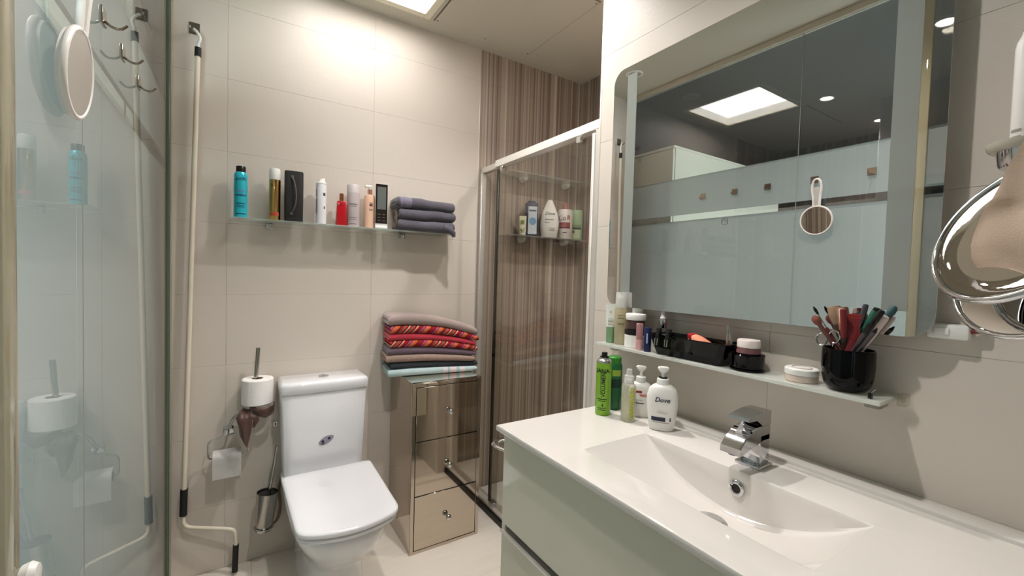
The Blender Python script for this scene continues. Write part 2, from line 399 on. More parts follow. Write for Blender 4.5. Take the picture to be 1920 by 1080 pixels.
# ---- bedroom behind the partition, walls and ceiling coloured dark to look unlit
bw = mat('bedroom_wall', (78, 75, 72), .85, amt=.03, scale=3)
BX = -3.2
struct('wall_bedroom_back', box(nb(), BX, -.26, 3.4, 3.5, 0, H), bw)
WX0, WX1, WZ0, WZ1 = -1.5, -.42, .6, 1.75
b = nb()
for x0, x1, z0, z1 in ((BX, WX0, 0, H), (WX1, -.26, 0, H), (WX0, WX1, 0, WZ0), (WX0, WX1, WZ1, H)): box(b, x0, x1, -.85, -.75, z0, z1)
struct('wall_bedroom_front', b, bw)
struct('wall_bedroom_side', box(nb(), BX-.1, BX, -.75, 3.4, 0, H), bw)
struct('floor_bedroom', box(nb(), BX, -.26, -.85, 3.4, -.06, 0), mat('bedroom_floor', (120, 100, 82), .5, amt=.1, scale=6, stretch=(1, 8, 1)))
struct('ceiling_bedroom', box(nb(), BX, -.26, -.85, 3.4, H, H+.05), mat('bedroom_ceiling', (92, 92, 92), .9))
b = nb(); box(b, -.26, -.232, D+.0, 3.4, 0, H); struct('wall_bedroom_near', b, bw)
wn = struct_root('window_1', (0, -.75, 0)); b = nb()
for x0, x1, z0, z1 in ((WX0, WX0+.05, WZ0, WZ1), (WX1-.05, WX1, WZ0, WZ1), (WX0+.05, WX1-.05, WZ0, WZ0+.05), (WX0+.05, WX1-.05, WZ1-.05, WZ1), (-.985, -.935, WZ0+.05, WZ1-.05)): box(b, x0, x1, -.06, -.02, z0, z1)
obj('window_frame', b, white_pl, wn)
obj('pane', box(nb(), WX0+.05, WX1-.05, -.042, -.038, WZ0+.05, WZ1-.05), clear, wn)
ld = bpy.data.lights.new('daylight', 'AREA'); ld.shape = 'RECTANGLE'; ld.size = WX1-WX0; ld.size_y = WZ1-WZ0; ld.energy = DAY_W; ld.color = (.80, .875, 1)
lo = bpy.data.objects.new('daylight', ld); COL.objects.link(lo); lo.location = ((WX0+WX1)/2, -1.05, (WZ0+WZ1)/2); lo.rotation_euler = (PI/2, 0, 0)
# wardrobe
wd = thing('wardrobe', 'tall white wardrobe standing behind the frosted glass partition', 'wardrobe', (-.268, 1.745, 0))
wdm = mat('wardrobe_white', (230, 226, 208), .35, amt=.01)
obj('carcass', box(nb(), -1.3, -.02, 0, 1.2, 0, 2.065, .002, 1), wdm, wd)
for y in (.004, .606): obj('door', box(nb(), -.018, 0, y, y+.59, .05, 2.06, .002, 1), wdm, wd)
obj('top_board', box(nb(), -1.3, .004, -.004, 1.204, 2.065, 2.08, .002, 1), wdm, wd)

# ================================================================== TOILET
to = thing('toilet', 'white close-coupled toilet with closed square lid and dual flush cistern', 'toilet', (.322, 2.085, 0))
def tring(w, yf, yb, z, ef=2.6, n=56):
    """plan outline: rounded front at -yf, square back at -yb (y negative towards the room)"""
    mid = (yf*.42+yb*.58); o = []
    for i in range(n):
        t = 2*PI*i/n; c, s = math.cos(t), math.sin(t)
        e = ef if s < 0 else 7
        ry = (mid-yb) if s > 0 else (yf-mid)
        x = w*math.copysign(abs(c)**(2/e), c)
        o.append((x, -mid+ry*math.copysign(abs(s)**(2/e), s), z))
    return o
obj('bowl', loft(nb(), [tring(.105, .52, .02, 0, 3.4), tring(.105, .52, .02, .02, 3.4), tring(.103, .515, .02, .17, 3.2), tring(.112, .56, .02, .225, 3), tring(.138, .63, .02, .275, 2.9), tring(.157, .672, .02, .325, 2.9), tring(.164, .69, .02, .365, 3), tring(.165, .692, .02, .388, 3), tring(.160, .688, .022, .394, 3)]), ceram, to, sharp=55)
def lring(g, z, back=.218):
    """seat/lid outline shrunk by g: straight sides, small corner radii, gently bowed front"""
    hb, hf, yf, yc = .172-g, .163-g, .655-g*.7, .706-g
    pts = [(-hb, -back-g, 0), (-hf, -yf, 0)]+[(hf*(-1+2*i/10)*.999, -yf-(yc-yf)*(1-(-1+2*i/10)**2), 0) for i in range(1, 10)]+[(hf, -yf, 0), (hb, -back-g, 0)]
    c = [Vector(p) for p in pts]; out = []; k = len(c); rad = {0: .022, 1: .042, k-2: .042, k-1: .022}
    for i, p in enumerate(c):
        if i in rad:
            u = (c[i-1]-p); v = (c[(i+1) % k]-p); r_ = min(rad[i], u.length*.8 if i in (0, k-1) else 9, 9)
            ua = u.normalized()*r_; va = v.normalized()*min(r_, v.length*.9) if i in (0, k-1) else v.normalized()*min(r_, v.length*.95)
            if i == k-2: ua = u.normalized()*min(r_, u.length*.95)
            for j in range(7):
                t = j/6; q = (p+ua)*(1-t)**2+p*2*t*(1-t)+(p+va)*t*t; out.append((q.x, q.y, z))
        else: out.append((p.x, p.y, z))
    return out
obj('seat', loft(nb(), [lring(.010, .394), lring(.005, .397), lring(.005, .406), lring(.009, .409)]), ceram, to)
obj('lid', loft(nb(), [lring(.010, .4115), lring(.001, .4145), lring(.0, .424), lring(.003, .4290), lring(.012, .4310), lring(.05, .4325)]), ceram, to, sharp=55)
for s in (-1, 1): obj('hinge', xform(lathe(nb(), [(.008, -.02), (.008, .02)], 16), Matrix.Translation((s*.075, -.212, .414)) @ Matrix.Rotation(PI/2, 4, 'Y')), chrome, to)
def cring(w, d0, d1, z, bulge=.004, n=11):
    o = [(-w, -d0, z)]
    for i in range(n):
        t = -1+2*i/(n-1); o.append((w*t*.97, -d1-bulge*(1-t*t)+.004*abs(t)**8, z))
    o += [(w, -d1+.012, z), (w, -d0, z)]; o.insert(1, (-w, -d1+.012, z))
    return o
obj('cistern', loft(nb(), [cring(.153, .004, .150, .385), cring(.155, .004, .154, .40), cring(.166, .003, .164, .728), cring(.164, .004, .162, .732)]), ceram, to, sharp=50)
obj('cistern_lid', loft(nb(), [cring(.166, .003, .165, .733), cring(.171, .001, .170, .737), cring(.172, .001, .171, .766, .006), cring(.169, .004, .168, .776, .006), cring(.160, .012, .158, .781, .006)]), ceram, to, sharp=50)
bt = obj('flush_button', lathe(nb(), [(.021, .781), (.021, .7835), (.019, .785)], 28, 0, -.085), chrome, to)
obj('button_split', box(nb(), -.0008, .0008, -.103, -.067, .785, .7853), dark_gap, bt)
# sticker with two small round marks
b = nb(); pts = []
for i in range(24):
    t = 2*PI*i/24; pts.append((.029*math.cos(t)*(1+.1*math.cos(2*t)), .016*math.sin(t)))
ca, sa = math.cos(.42), math.sin(.42)
loft(b, [[(x*ca-y*sa+.002, yy, .526+x*sa+y*ca) for x, y in pts] for yy in (-.1605, -.1632)])
st = obj('sticker', b, ink('sticker', (150, 148, 160)), to, 'grey-blue oval sticker on the cistern')
for cx, cz, r in ((-.012, .522, .006), (.013, .532, .006), (-.008, .513, .0035), (-.015, .511, .003)):
    obj('sticker_dot', xform(lathe(nb(), [(r, 0), (r, .0008)], 14), Matrix.Translation((cx, -.1632, cz)) @ Matrix.Rotation(PI/2, 4, 'X')), ink('sticker_dark', (44, 42, 66)), st)

# ================================================================== MIRRORED CHEST
CX0, CX1, CY0, CY1, CZ = .645, .982, 1.775, 2.08, .762
ch = thing('mirrored_chest', 'narrow bronze mirrored chest of three drawers beside the toilet', 'chest of drawers', ((CX0+CX1)/2, (CY0+CY1)/2, 0))
ox, oy = (CX0+CX1)/2, (CY0+CY1)/2; hw, hd = (CX1-CX0)/2, (CY1-CY0)/2
obj('side_panel', box(nb(), -hw, -hw+.005, -hd, hd, 0, CZ-.005, .0008, 1), bronze, ch)
obj('side_panel', box(nb(), hw-.005, hw, -hd, hd, 0, CZ-.005, .0008, 1), bronze, ch)
obj('top_panel', box(nb(), -hw, hw, -hd, hd, CZ-.005, CZ, .0008, 1), bronze, ch)
obj('carcass', box(nb(), -hw+.006, hw-.006, -hd+.006, hd-.001, .004, CZ-.006), dark_gap, ch)
b = nb()
for x0, x1, z0, z1 in ((-hw, -hw+.016, 0, CZ-.005), (hw-.016, hw, 0, CZ-.005), (-hw+.016, hw-.016, 0, .014), (-hw+.016, hw-.016, CZ-.019, CZ-.005)):
    box(b, x0, x1, -hd-.001, -hd+.005, z0, z1, .0008, 1)
obj('front_frame', b, bronze, ch)
for i in range(3):
    z0 = .017+i*.2425; z1 = z0+.2385
    dw = obj('drawer', box(nb(), -hw+.0185, hw-.0185, -hd-.002, -hd+.006, z0, z1, .001, 1), bronze, ch)
    k = xform(lathe(nb(), [(.005, 0), (.005, .008), (.010, .011), (.013, .018), (.012, .025), (.007, .030), (.0, .031)], 20, cap1=False), Matrix.Translation((0.005, -hd-.002, (z0+z1)/2)) @ Matrix.Rotation(PI/2, 4, 'X'))
    obj('knob', k, chrome, dw)

# ================================================================== TOWELS
def towel_mesh(L, dep, th, sag, seed, wob=.002, tsc=lambda t: 1.0):
    """folded towel: layers joined by round folds at the front; x along the stack, front at y=0, depth +y"""
    rnd = random.Random(seed); bm = nb(); n = 40
    prof = []
    h = th/2
    prof.append((dep, th*.98)); prof.append((dep*.5, th*1.0)); prof.append((h*.9, th))
    for i in range(9):
        a = PI/2+PI*i/8; prof.append((h*.9+h*.9*math.cos(a), h+h*math.sin(a)))
    prof += [(dep*.5, 0), (dep, .02*th)]
    g = th*.05
    prof += [(dep, h-g), (dep*.5, h-g), (h*1.1, h-g), (h*.95, h), (h*1.1, h+g), (dep*.5, h+g), (dep, h+g)]
    ph = [rnd.uniform(0, 6) for _ in range(6)]
    rings = []
    for i in range(n+1):
        t = i/n; x = (t-.5)*L
        e = min(1, min(t, 1-t)/.035); sq = .72+.28*math.sqrt(max(0, 1-(1-e)**2))
        dz = sag(t)+wob*math.sin(7*t+ph[0])+wob*.6*math.sin(17*t+ph[1]); dy = wob*1.2*math.sin(5*t+ph[2])+wob*math.sin(13*t+ph[3])
        rings.append([(x+wob*.8*math.sin(9*y/max(dep, .01)+ph[4]+z*60), y+dy, ((z-h)*sq+h)*tsc(t)+dz+wob*.5*math.sin(30*x+z*200+ph[5])) for y, z in prof])
    loft(bm, rings); return bm
def fabric(name, col, amt=.12, scale=160, stretch=(1, 1, 1), bump=.5): return mat(name, col, .95, amt=amt, scale=scale, stretch=stretch, bump=bump, spec=.1, sheen=.3)
RD = [(150, 28, 44), (196, 40, 52), (206, 92, 44), (104, 106, 82), (200, 176, 136), (140, 34, 56), (190, 120, 116), (96, 36, 50), (210, 64, 70), (176, 32, 48), (140, 104, 122), (208, 104, 52), (160, 36, 36), (120, 30, 46)]
stops = [(i/28, RD[(i*5+i//14*3) % 14]) for i in range(28)]
red_stripe = ramp_stripes('red_striped_towel', stops, (4.6, 0, -4.2, 0, 'obj'), .95, .6, .1)
aq_stops = [(0, (186, 208, 210)), (.58, (186, 208, 210)), (.60, (216, 214, 220)), (.66, (150, 196, 200)), (.68, (226, 206, 212)), (.76, (160, 200, 204)), (.80, (222, 214, 220)), (.86, (186, 208, 210))]
aqua = ramp_stripes('aqua_towel', aq_stops, (2.4, 0, 0, .5, 'obj'), .95, .6, .1)
arch = lambda a, d: (lambda t: a*(1-(2*t-.9)**2)-d*t)
TW = [  # bottom to top: label, material, thickness, length, dx, dy
 ('pale aqua folded towel with pink checks at the bottom of the stack on the chest', aqua, .030, .43, .0, .0),
 ('dark charcoal ribbed towel second from the bottom of the stack on the chest', mat('charcoal_towel', (62, 66, 72), .95, amt=.35, scale=90, stretch=(1, .2, 2), bump=.5, spec=.1), .028, .425, .008, .006),
 ('taupe waffle-patterned folded towel above the charcoal one on the chest', mat('taupe_towel', (160, 138, 126), .95, amt=.3, scale=75, stretch=(1, .3, 1.5), bump=.5, spec=.1), .031, .425, -.012, .0),
 ('plain purple-grey folded towel below the striped ones on the chest', fabric('purple_grey_towel', (112, 96, 108)), .030, .425, -.004, .002),
 ('red multicoloured striped folded towel, the lower of the two striped on the chest', red_stripe, .028, .42, .003, -.003),
 ('plain crimson folded towel between the two striped towels', fabric('crimson_towel', (196, 62, 78)), .028, .42, -.003, .001),
 ('red multicoloured striped folded towel just under the mauve top towel', red_stripe, .033, .425, .005, -.005),
 ('thick dusty mauve folded towel on top of the stack on the chest', fabric('mauve_towel', (160, 143, 138), .1, 120), .046, .43, -.004, -.004)]
cum = .0; ang = math.radians(-7)
fx0, fy0 = .793, 1.893
def nest(t): return 1.04+.10*(1-(2*t-.75)**2)-.17*t     # the pile is thicker at the left and middle, flattened at the right
for i, (lb, m, th, L, dx, dy) in enumerate(TW):
    sg = (lambda c: (lambda t: c*nest(t)))(cum)
    bm = towel_mesh(L, .165, th, sg, 20+i, wob=.0005, tsc=nest)
    obj('folded_towel', bm, m, None, lb, (fx0+dx, fy0+dy, CZ+.0012), (0, 0, ang), cat='towel', group='towels stacked on the chest', sharp=60)
    cum += th+.0012

# ================================================================== BACK SHELF
SZ = 1.438
sh = thing('glass_shelf', 'long clear glass shelf above the toilet', 'shelf', (.44, D, SZ-.008))
obj('pane', box(nb(), -.468, .462, -.122, -.002, 0, .008, .0008, 1), shelf_glass, sh)
for x in (.114-.44, .679-.44):
    bk = obj('bracket', box(nb(), x-.011, x+.011, -.042, 0, -.024, -.0008, .002), chrome, sh)
    obj('clamp', box(nb(), x-.011, x+.011, -.042, -.002, .0082, .0125, .001, 1), chrome, bk)
def face(x, y): return math.atan2(-y, -x)
def can(name, label, cat, loc, parts, texts=(), group=None, n=28, rz=0):
    """parts: (part name, profile, material); texts: kwargs for lettering"""
    t = thing(name, label, cat, loc, rz, group); phi = face(loc[0], loc[1])-rz
    for nm, prof, m in parts: obj(nm, lathe(nb(), prof, n), m, t)
    for kw in texts: lettering(parent=t, phi=phi, **kw)
    return t, phi
G1 = 'bottles and cans on the glass shelf above the toilet'
YB = 2.022
tq = mat('turquoise_can', (48, 186, 204), .25, .2, amt=.05, scale=12)
t, phi = can('spray_can', 'turquoise dry shampoo can with black cap at the left end of the shelf', 'spray can', (.012, YB, SZ), [
 ('body', [(.0, 0), (.021, .0), (.0235, .003), (.0235, .165), (.0215, .174), (.0175, .180)], tq),
 ('cap', [(.0172, .178), (.0172, .201), (.0160, .203), (0, .203)], black_pl)], group=G1, texts=[
 dict(s='got2b', size=.016, m=ink('teal_dark', (14, 70, 92)), r=.0235, z=.152, bold=.0004),
 dict(s='dry', size=.020, m=ink('violet', (120, 110, 170)), r=.0236, z=.105, shear=.3),
 dict(s='SHAMPOO', size=.0085, m=ink('navy', (22, 40, 90)), r=.0235, z=.088, bold=.0004)])
for z0, z1, w in ((.055, .058, .7), (.047, .049, .7), (.041, .043, .55), (.014, .018, .75)):
    obj('print_line', patch(nb(), .0235, z0, z1, phi-w, phi+w), ink('teal_dark', (14, 70, 92)), t)
gold = mat('gold_metal', (196, 158, 96), .16, 1, amt=.12, scale=25, stretch=(1, 1, .15))
t, phi = can('hairspray_can', 'gold hairspray can with white cap on the shelf above the toilet', 'spray can', (.130, YB, SZ), [
 ('body', [(0, 0), (.019, 0), (.0212, .003), (.0212, .166)], gold),
 ('cap', [(.0208, .166), (.0214, .167), (.0208, .205), (.018, .212), (0, .213)], white_pl)], group=G1)
obj('red_band', patch(nb(), .0212, .020, .034, phi-.75, phi+.75), ink('brick', (176, 70, 48)), t, 'brick red printed band')
sp = thing('portable_speaker', 'tall black portable speaker with a cord loop on the shelf', 'speaker', (.200, 2.02, SZ), math.radians(-6), G1)
spm = mat('speaker_mesh', (38, 36, 35), .7, amt=.25, scale=260, bump=.4)
b = nb(); loft(b, [sring(.033, .024, .0, 5), sring(.0345, .0255, .003, 5), sring(.0355, .026, .1, 5), sring(.0355, .026, .204, 5), sring(.034, .025, .209, 5), sring(.02, .012, .2105, 4)])
obj('body', b, spm, sp, sharp=50)
cp = [(-.006, -.026, .180), (.0, -.034, .168), (.007, -.037, .135), (.010, -.037, .10), (.006, -.036, .068), (-.003, -.033, .045), (-.007, -.027, .036)]
obj('cord_strap', tube(nb(), bend(cp, .01), .0026, 8), mat('grey_cord', (92, 90, 90), .7), sp)
for zz, xx in ((.184, -.006), (.034, -.008)): obj('strap_clip', box(nb(), xx-.005, xx+.005, -.030, -.0245, zz-.006, zz+.006, .0015), mat('grey_clip', (110, 108, 106), .35, .5), sp)
dwhite = mat('white_can', (232, 232, 236), .22, .15, amt=.02)
t, phi = can('deodorant_can', 'white deodorant spray with angled cap on the shelf above the toilet', 'spray can', (.306, YB, SZ), [
 ('body', [(0, 0), (.019, 0), (.0215, .003), (.0215, .168), (.020, .173)], dwhite),
 ('collar', [(.0205, .172), (.0218, .173), (.0218, .178), (.018, .181)], white_pl)], group=G1)
b = nb(); loft(b, [[(x, y, .180+(0 if k == 0 else (.010+.010*(x+.014)/.028 if k == 1 else .0105+.0105*(x+.014)/.028))) for x, y, _ in circ((.0158, .0135, .006)[k], 0, 24)] for k in range(3)])
obj('cap', b, white_pl, t)
obj('print_patch', patch(nb(), .0215, .045, .11, phi-1.25, phi-.75), ink('silver_grey', (150, 150, 156)), t)
obj('print_patch', patch(nb(), .0215, .118, .15, phi-1.25, phi-.85), ink('silver_grey', (150, 150, 156)), t)
obj('print_mark', patch(nb(), .0215, .066, .078, phi+.5, phi+.7), ink('char', (60, 58, 66)), t)
obj('print_mark', patch(nb(), .0215, .122, .135, phi+.35, phi+.8), ink('char', (60, 58, 66)), t)
rb = thing('red_bottle', 'small tapered red bottle with copper cap on the shelf above the toilet', 'bottle', (.388, 2.02, SZ), 0, G1)
obj('body', loft(nb(), [sring(.022, .015, 0, 6), sring(.0235, .016, .003, 6), sring(.0185, .0135, .106, 6), sring(.017, .012, .109, 6)]), mat('red_glass', (178, 24, 34), .08, amt=.06, coat=.4), rb, sharp=50)
obj('cap', lathe(nb(), [(.0085, .109), (.0088, .112), (.0088, .142), (.007, .1435), (0, .144)], 20), mat('copper', (190, 116, 84), .2, 1, amt=.05), rb)
obj('emblem', xform(tube(nb(), [(.005*math.cos(a), 0, .005*math.sin(a)) for a in [2*PI*i/16 for i in range(16)]], .0008, 6, True), Matrix.Translation((-.003, -.0150, .094))), ink('dark_red', (90, 14, 20)), rb)
for zz in (.028, .046): obj('print_line', box(nb(), -.013, .013, -.0157+zz*.022, -.0150+zz*.022, zz, zz+.002), ink('dull_red', (140, 20, 28)), rb)
t, phi = can('foam_can', 'pale mauve foam can with printed text beside the red bottle', 'spray can', (.440, YB+.004, SZ), [
 ('body', [(0, 0), (.026, 0), (.0278, .003), (.0278, .150)], mat('pale_mauve', (206, 194, 196), .35, .1, amt=.02)),
 ('cap', [(.0278, .1505), (.0278, .184), (.026, .1885), (0, .189)], mat('pale_mauve_cap', (212, 202, 202), .4, amt=.02))], group=G1)
inkg = ink('warm_grey', (120, 108, 112))
for z0, z1, w in ((.098, .103, .62), (.09, .0925, .5), (.040, .0425, .6), (.031, .033, .6), (.012, .014, .55)): obj('print_line', patch(nb(), .0278, z0, z1, phi-w, phi+w), inkg, t)
peach = mat('peach_bottle', (226, 186, 160), .3, amt=.03)
t, phi = can('pump_bottle', 'peach pump bottle half hidden behind the black display on the shelf', 'bottle', (.514, YB+.012, SZ), [
 ('body', [(0, 0), (.022, 0), (.0245, .003), (.0245, .142), (.022, .151), (.012, .155)], peach),
 ('collar', [(.010, .154), (.010, .178), (.007, .180)], mat('rose_gold', (216, 164, 140), .25, .8))], group=G1)
obj('pump_head', box(nb(), -.022, .010, -.008, .008, .186, .198, .004), white_pl, t)
obj('pump_stem', lathe(nb(), [(.006, .178), (.006, .188)], 14), white_pl, t)
for z0, z1, w in ((.100, .110, .30), (.086, .088, .35), (.080, .082, .3), (.113, .116, .3)): obj('print_line', patch(nb(), .0245, z0, z1, phi+.25-w, phi+.25+w), ink('umber', (84, 56, 48)), t)
ws_ = thing('weather_display', 'slim black upright display with grey screen on a white foot', 'display', (.557, 1.995, SZ), math.radians(-10), G1)
obj('base', box(nb(), -.027, .027, -.014, .022, 0, .012, .003), white_pl, ws_)
obj('case', box(nb(), -.0275, .0275, -.004, .008, .010, .205, .002), mat('white_case', (230, 228, 222), .3), ws_)
fr = obj('front_panel', box(nb(), -.026, .026, -.0065, -.004, .024, .203, .001, 1), mat('brown_black', (38, 31, 28), .2), ws_)
obj('screen', box(nb(), -.019, .019, -.0075, -.0065, .088, .190, .0005, 1), mat('grey_screen', (106, 110, 108), .15), fr)
for k in range(3):
    for s in (-1, 1): obj('key', box(nb(), s*.010-.006, s*.010+.006, -.0074, -.0065, .036+k*.014, .039+k*.014), mat('key_grey', (96, 92, 88), .4), fr)
# grey towels at the end of the shelf
gt = fabric('slate_towel', (88, 85, 94), .18, 140)
LB = ['slate grey rolled towel at the bottom of three, drooping past the shelf edge', 'slate grey folded towel in the middle of three on the glass shelf', 'slate grey folded towel on top of three with a paler border']
zz = SZ+.001
for i in range(3):
    sg = (lambda t: -.0*t) if i else (lambda t: .002)
    sg2 = [lambda t: .001, lambda t: .001+.002*t, lambda t: .004-.004*t][i]
    bm = towel_mesh(.275+(i == 2)*.01, .125, .049, sg2, 60+i, wob=.0016)
    o = obj('slate_towel', bm, gt, None, LB[i], (.765+(.0, .004, -.006)[i], 1.948, zz), (0, 0, math.radians(-3)), cat='towel', group='slate towels on the glass shelf', sharp=60)
    if i == 2: obj('woven_border', towel_mesh(.055, .1, .0505, lambda t: .0035, 77, wob=.0005), fabric('slate_border', (120, 116, 132)), o, 'paler woven border', (-.10, -.0012, -.0005), sharp=60)
    if i == 0:
        b = nb(); tube(b, [(.085, .008, .024), (.11, -.001, .016), (.128, -.006, -.002), (.132, -.004, -.018)], [.018, .016, .013, .008], 12)
        obj('drooping_corner', b, gt, o)
    zz += .0505
b = nb(); tube(b, [(0, 0, 0), (.012, -.004, .02), (.006, -.006, .04), (.012, 0, .06), (.004, .0, .085)], [.008, .010, .008, .009, .004], 8)
o = obj('patterned_scarf', b, mat('scarf', (96, 80, 72), .9, amt=.7, scale=45, bump=.4), None, 'small brown patterned scarf tucked at the left end of the slate towels', (.612, 1.985, SZ+.01), cat='scarf')

# ================================================================== AWNING CRANK
ck = thing('awning_crank', 'long cream awning crank rod with black grips leaning on the wall', 'crank', (-.15, 2.06, 0))
cream = mat('cream_rod', (226, 216, 196), .3, amt=.03)
L0, L1 = Vector((.021, -.004, 2.045)), Vector((-.0185, 0, .274))
obj('rod', tube(nb(), [L0, L1], .0088, 14), cream, ck)
dirv = (L1-L0).normalized()
obj('grip', tube(nb(), [L0-dirv*.028, L0+dirv*.006], .0108, 14), rubber, ck)
obj('grip', tube(nb(), [L1-dirv*.102, L1+dirv*.002], .0125, 14), rubber, ck)
obj('universal_joint', tube(nb(), bend([L0-dirv*.027, (.022, -.004, 2.090), (.030, -.008, 2.108), (.018, -.004, 2.132), (.008, .004, 2.142)], .01), .0052, 10), white_pl, ck)
b = nb(); tube(b, bend([L1, (-.018, 0, .238), (-.004, -.004, .222), (.130, -.035, .1925), (.153, -.04, .182), (.155, -.04, .105)], .022, 7), .0072, 12)
obj('handle', b, cream, ck)
obj('grip', tube(nb(), [(.155, -.04, .122), (.152, -.04, .012)], .0108, 14), rubber, ck)
obj('tip', tube(nb(), [(.152, -.04, .012), (.152, -.04, 0)], .005, 10), chrome, ck)
hk = thing('crank_holder', 'small steel wall hook holding the top of the awning crank', 'hook', (-.143, D, 2.155))
obj('plate', box(nb(), -.016, .018, -.003, 0, -.022, .022, .001, 1), mat('dark_steel', (128, 118, 106), .3, .9), hk)
obj('prong', tube(nb(), bend([(0, -.003, -.010), (0, -.014, -.018), (-.008, -.036, -.020), (-.010, -.04, -.008)], .006), .003, 8), MATS['dark_steel'], hk)

# ================================================================== TOILET ROLL HOLDER, ROLLS, CLOTH
th = thing('toilet_roll_holder', 'chrome wall holder with a wire loop and an upright spare roll pin', 'holder', (-.023, D, .575))
obj('plate', box(nb(), -.018, .018, -.006, 0, -.018, .018, .002), chrome, th)
obj('loop_arm', tube(nb(), bend([(0, -.004, 0), (0, -.055, .0), (-.066, -.06, -.018), (-.066, -.06, -.090), (.062, -.06, -.090), (.070, -.06, -.070)], .016, 6), .0035, 10), chrome, th)
obj('curved_arm', tube(nb(), bend([(.0, -.005, .008), (.0, -.03, .015), (.012, -.045, .055), (.03, -.06, .078), (.088, -.062, .082)], .03, 6), .006, 10), chrome, th)
obj('spare_pin', tube(nb(), [(.085, -.062, .073), (.100, -.06, .342)], .0082, 14), steel, th)
def roll_mesh(r, ri, w):
    b = nb(); n = 40
    prof = [(ri, 0), (r-.003, 0), (r, .003), (r, w-.003), (r-.003, w), (ri, w)]
    rings = [circ(a, z, n) for a, z in prof]; rings.append(rings[0]); loft(b, rings, False, False); bmesh.ops.remove_doubles(b, verts=b.verts[:], dist=1e-6); return b
sr = thing('toilet_roll', 'full white toilet roll standing on the upright chrome pin', 'toilet roll', (.076, 2.029, .690), group='toilet rolls')
obj('paper_roll', roll_mesh(.057, .021, .102), paper, sr)
obj('cardboard_core', roll_mesh(.021, .0195, .1015), mat('cardboard', (170, 144, 110), .9), sr)
b = nb(); ring = [(-2.35+.22*i/6) for i in range(7)]
for a0, a1 in zip(ring[:-1], ring[1:]):
    q = [((.0585)*math.cos(a), (.0585)*math.sin(a), z_) for a, z_ in ((a0, .002), (a1, .002), (a1, .1), (a0, .1))]; b.faces.new([b.verts.new(p) for p in q])
bmesh.ops.remove_doubles(b, verts=b.verts[:], dist=1e-6); bmesh.ops.solidify(b, geom=b.faces[:], thickness=.0008)
obj('loose_end', b, paper, sr)
ur = thing('toilet_roll', 'nearly used toilet roll with a hanging sheet on the wire loop', 'toilet roll', (-.074, 2.03, .4865), group='toilet rolls')
obj('paper_roll', xform(roll_mesh(.031, .018, .095), Matrix.Rotation(PI/2, 4, 'Y')), paper, ur)
obj('cardboard_core', xform(roll_mesh(.018, .0168, .0945), Matrix.Rotation(PI/2, 4, 'Y')), MATS['cardboard'], ur)
b = nb(); path = [(-.0314*math.cos(a), .0314*math.sin(a)) for a in [PI*.75-PI*.75*i/9 for i in range(10)]]+[(-.0318, -.02), (-.031, -.045), (-.030, -.074)]
rows = [[b.verts.new((x, y, z_)) for x in (.0, .03, .062, .095)] for y, z_ in path]
for r0, r1 in zip(rows[:-1], rows[1:]):
    for i in range(3): b.faces.new((r0[i], r0[i+1], r1[i+1], r1[i]))
bmesh.ops.solidify(b, geom=b.faces[:], thickness=.001)
obj('hanging_sheet', b, paper, ur)
# brown cloth
b = nb(); rows = []
P = [((.045, 2.02, .672), .022, .012), ((.034, 1.985, .668), .028, .012), ((.028, 1.972, .65), .034, .014), ((.034, 1.968, .615), .030, .012), ((.033, 1.968, .58), .024, .009), ((.036, 1.968, .552), .013, .005), ((.040, 1.968, .536), .003, .002)]
rings = []
for (c, w, d) in P:
    rings.append([(c[0]+w*math.cos(a)*.8, c[1]+d*math.sin(a)*(1+.5*math.cos(3*a)), c[2]+.006*math.cos(2*a)) for a in [2*PI*i/20 for i in range(20)]])
loft(b, rings)
P = [((.05, 2.0, .675), .012, .010), ((.075, 1.975, .668), .016, .012), ((.105, 1.972, .662), .020, .012), ((.130, 1.985, .668), .018, .010), ((.134, 1.995, .690), .008, .006)]
rings = []
for (c, w, d) in P: rings.append([(c[0]+.003*math.sin(4*a), c[1]+d*math.cos(a), c[2]+w*math.sin(a)*(1+.15*math.cos(3*a))) for a in [2*PI*i/16 for i in range(16)]])
loft(b, rings)
P = [((.05, 1.995, .67), .012, .009), ((.062, 1.972, .652), .014, .008), ((.07, 1.970, .632), .011, .007), ((.062, 1.970, .612), .006, .004)]
rings = []
for (c, w, d) in P: rings.append([(c[0]+w*math.cos(a), c[1]+d*math.sin(a), c[2]+.004*math.cos(2*a)) for a in [2*PI*i/14 for i in range(14)]])
loft(b, rings)
o = obj('brown_cloth', b, mat('brown_satin', (72, 44, 34), .45, amt=.3, scale=40, sheen=.4, bump=.3), None, 'knotted brown satin cloth hanging under the upright toilet roll', cat='cloth', sharp=80)
# small plate with keyhole on the wall
wp = thing('wall_plate', 'tiny square chrome wall plate above the toilet brush', 'plate', (.146, D, .572))
obj('plate', box(nb(), -.009, .009, -.003, 0, -.011, .011, .001, 1), steel, wp)
obj('slot', box(nb(), -.002, .002, -.0036, -.003, -.007, .005), dark_gap, wp)

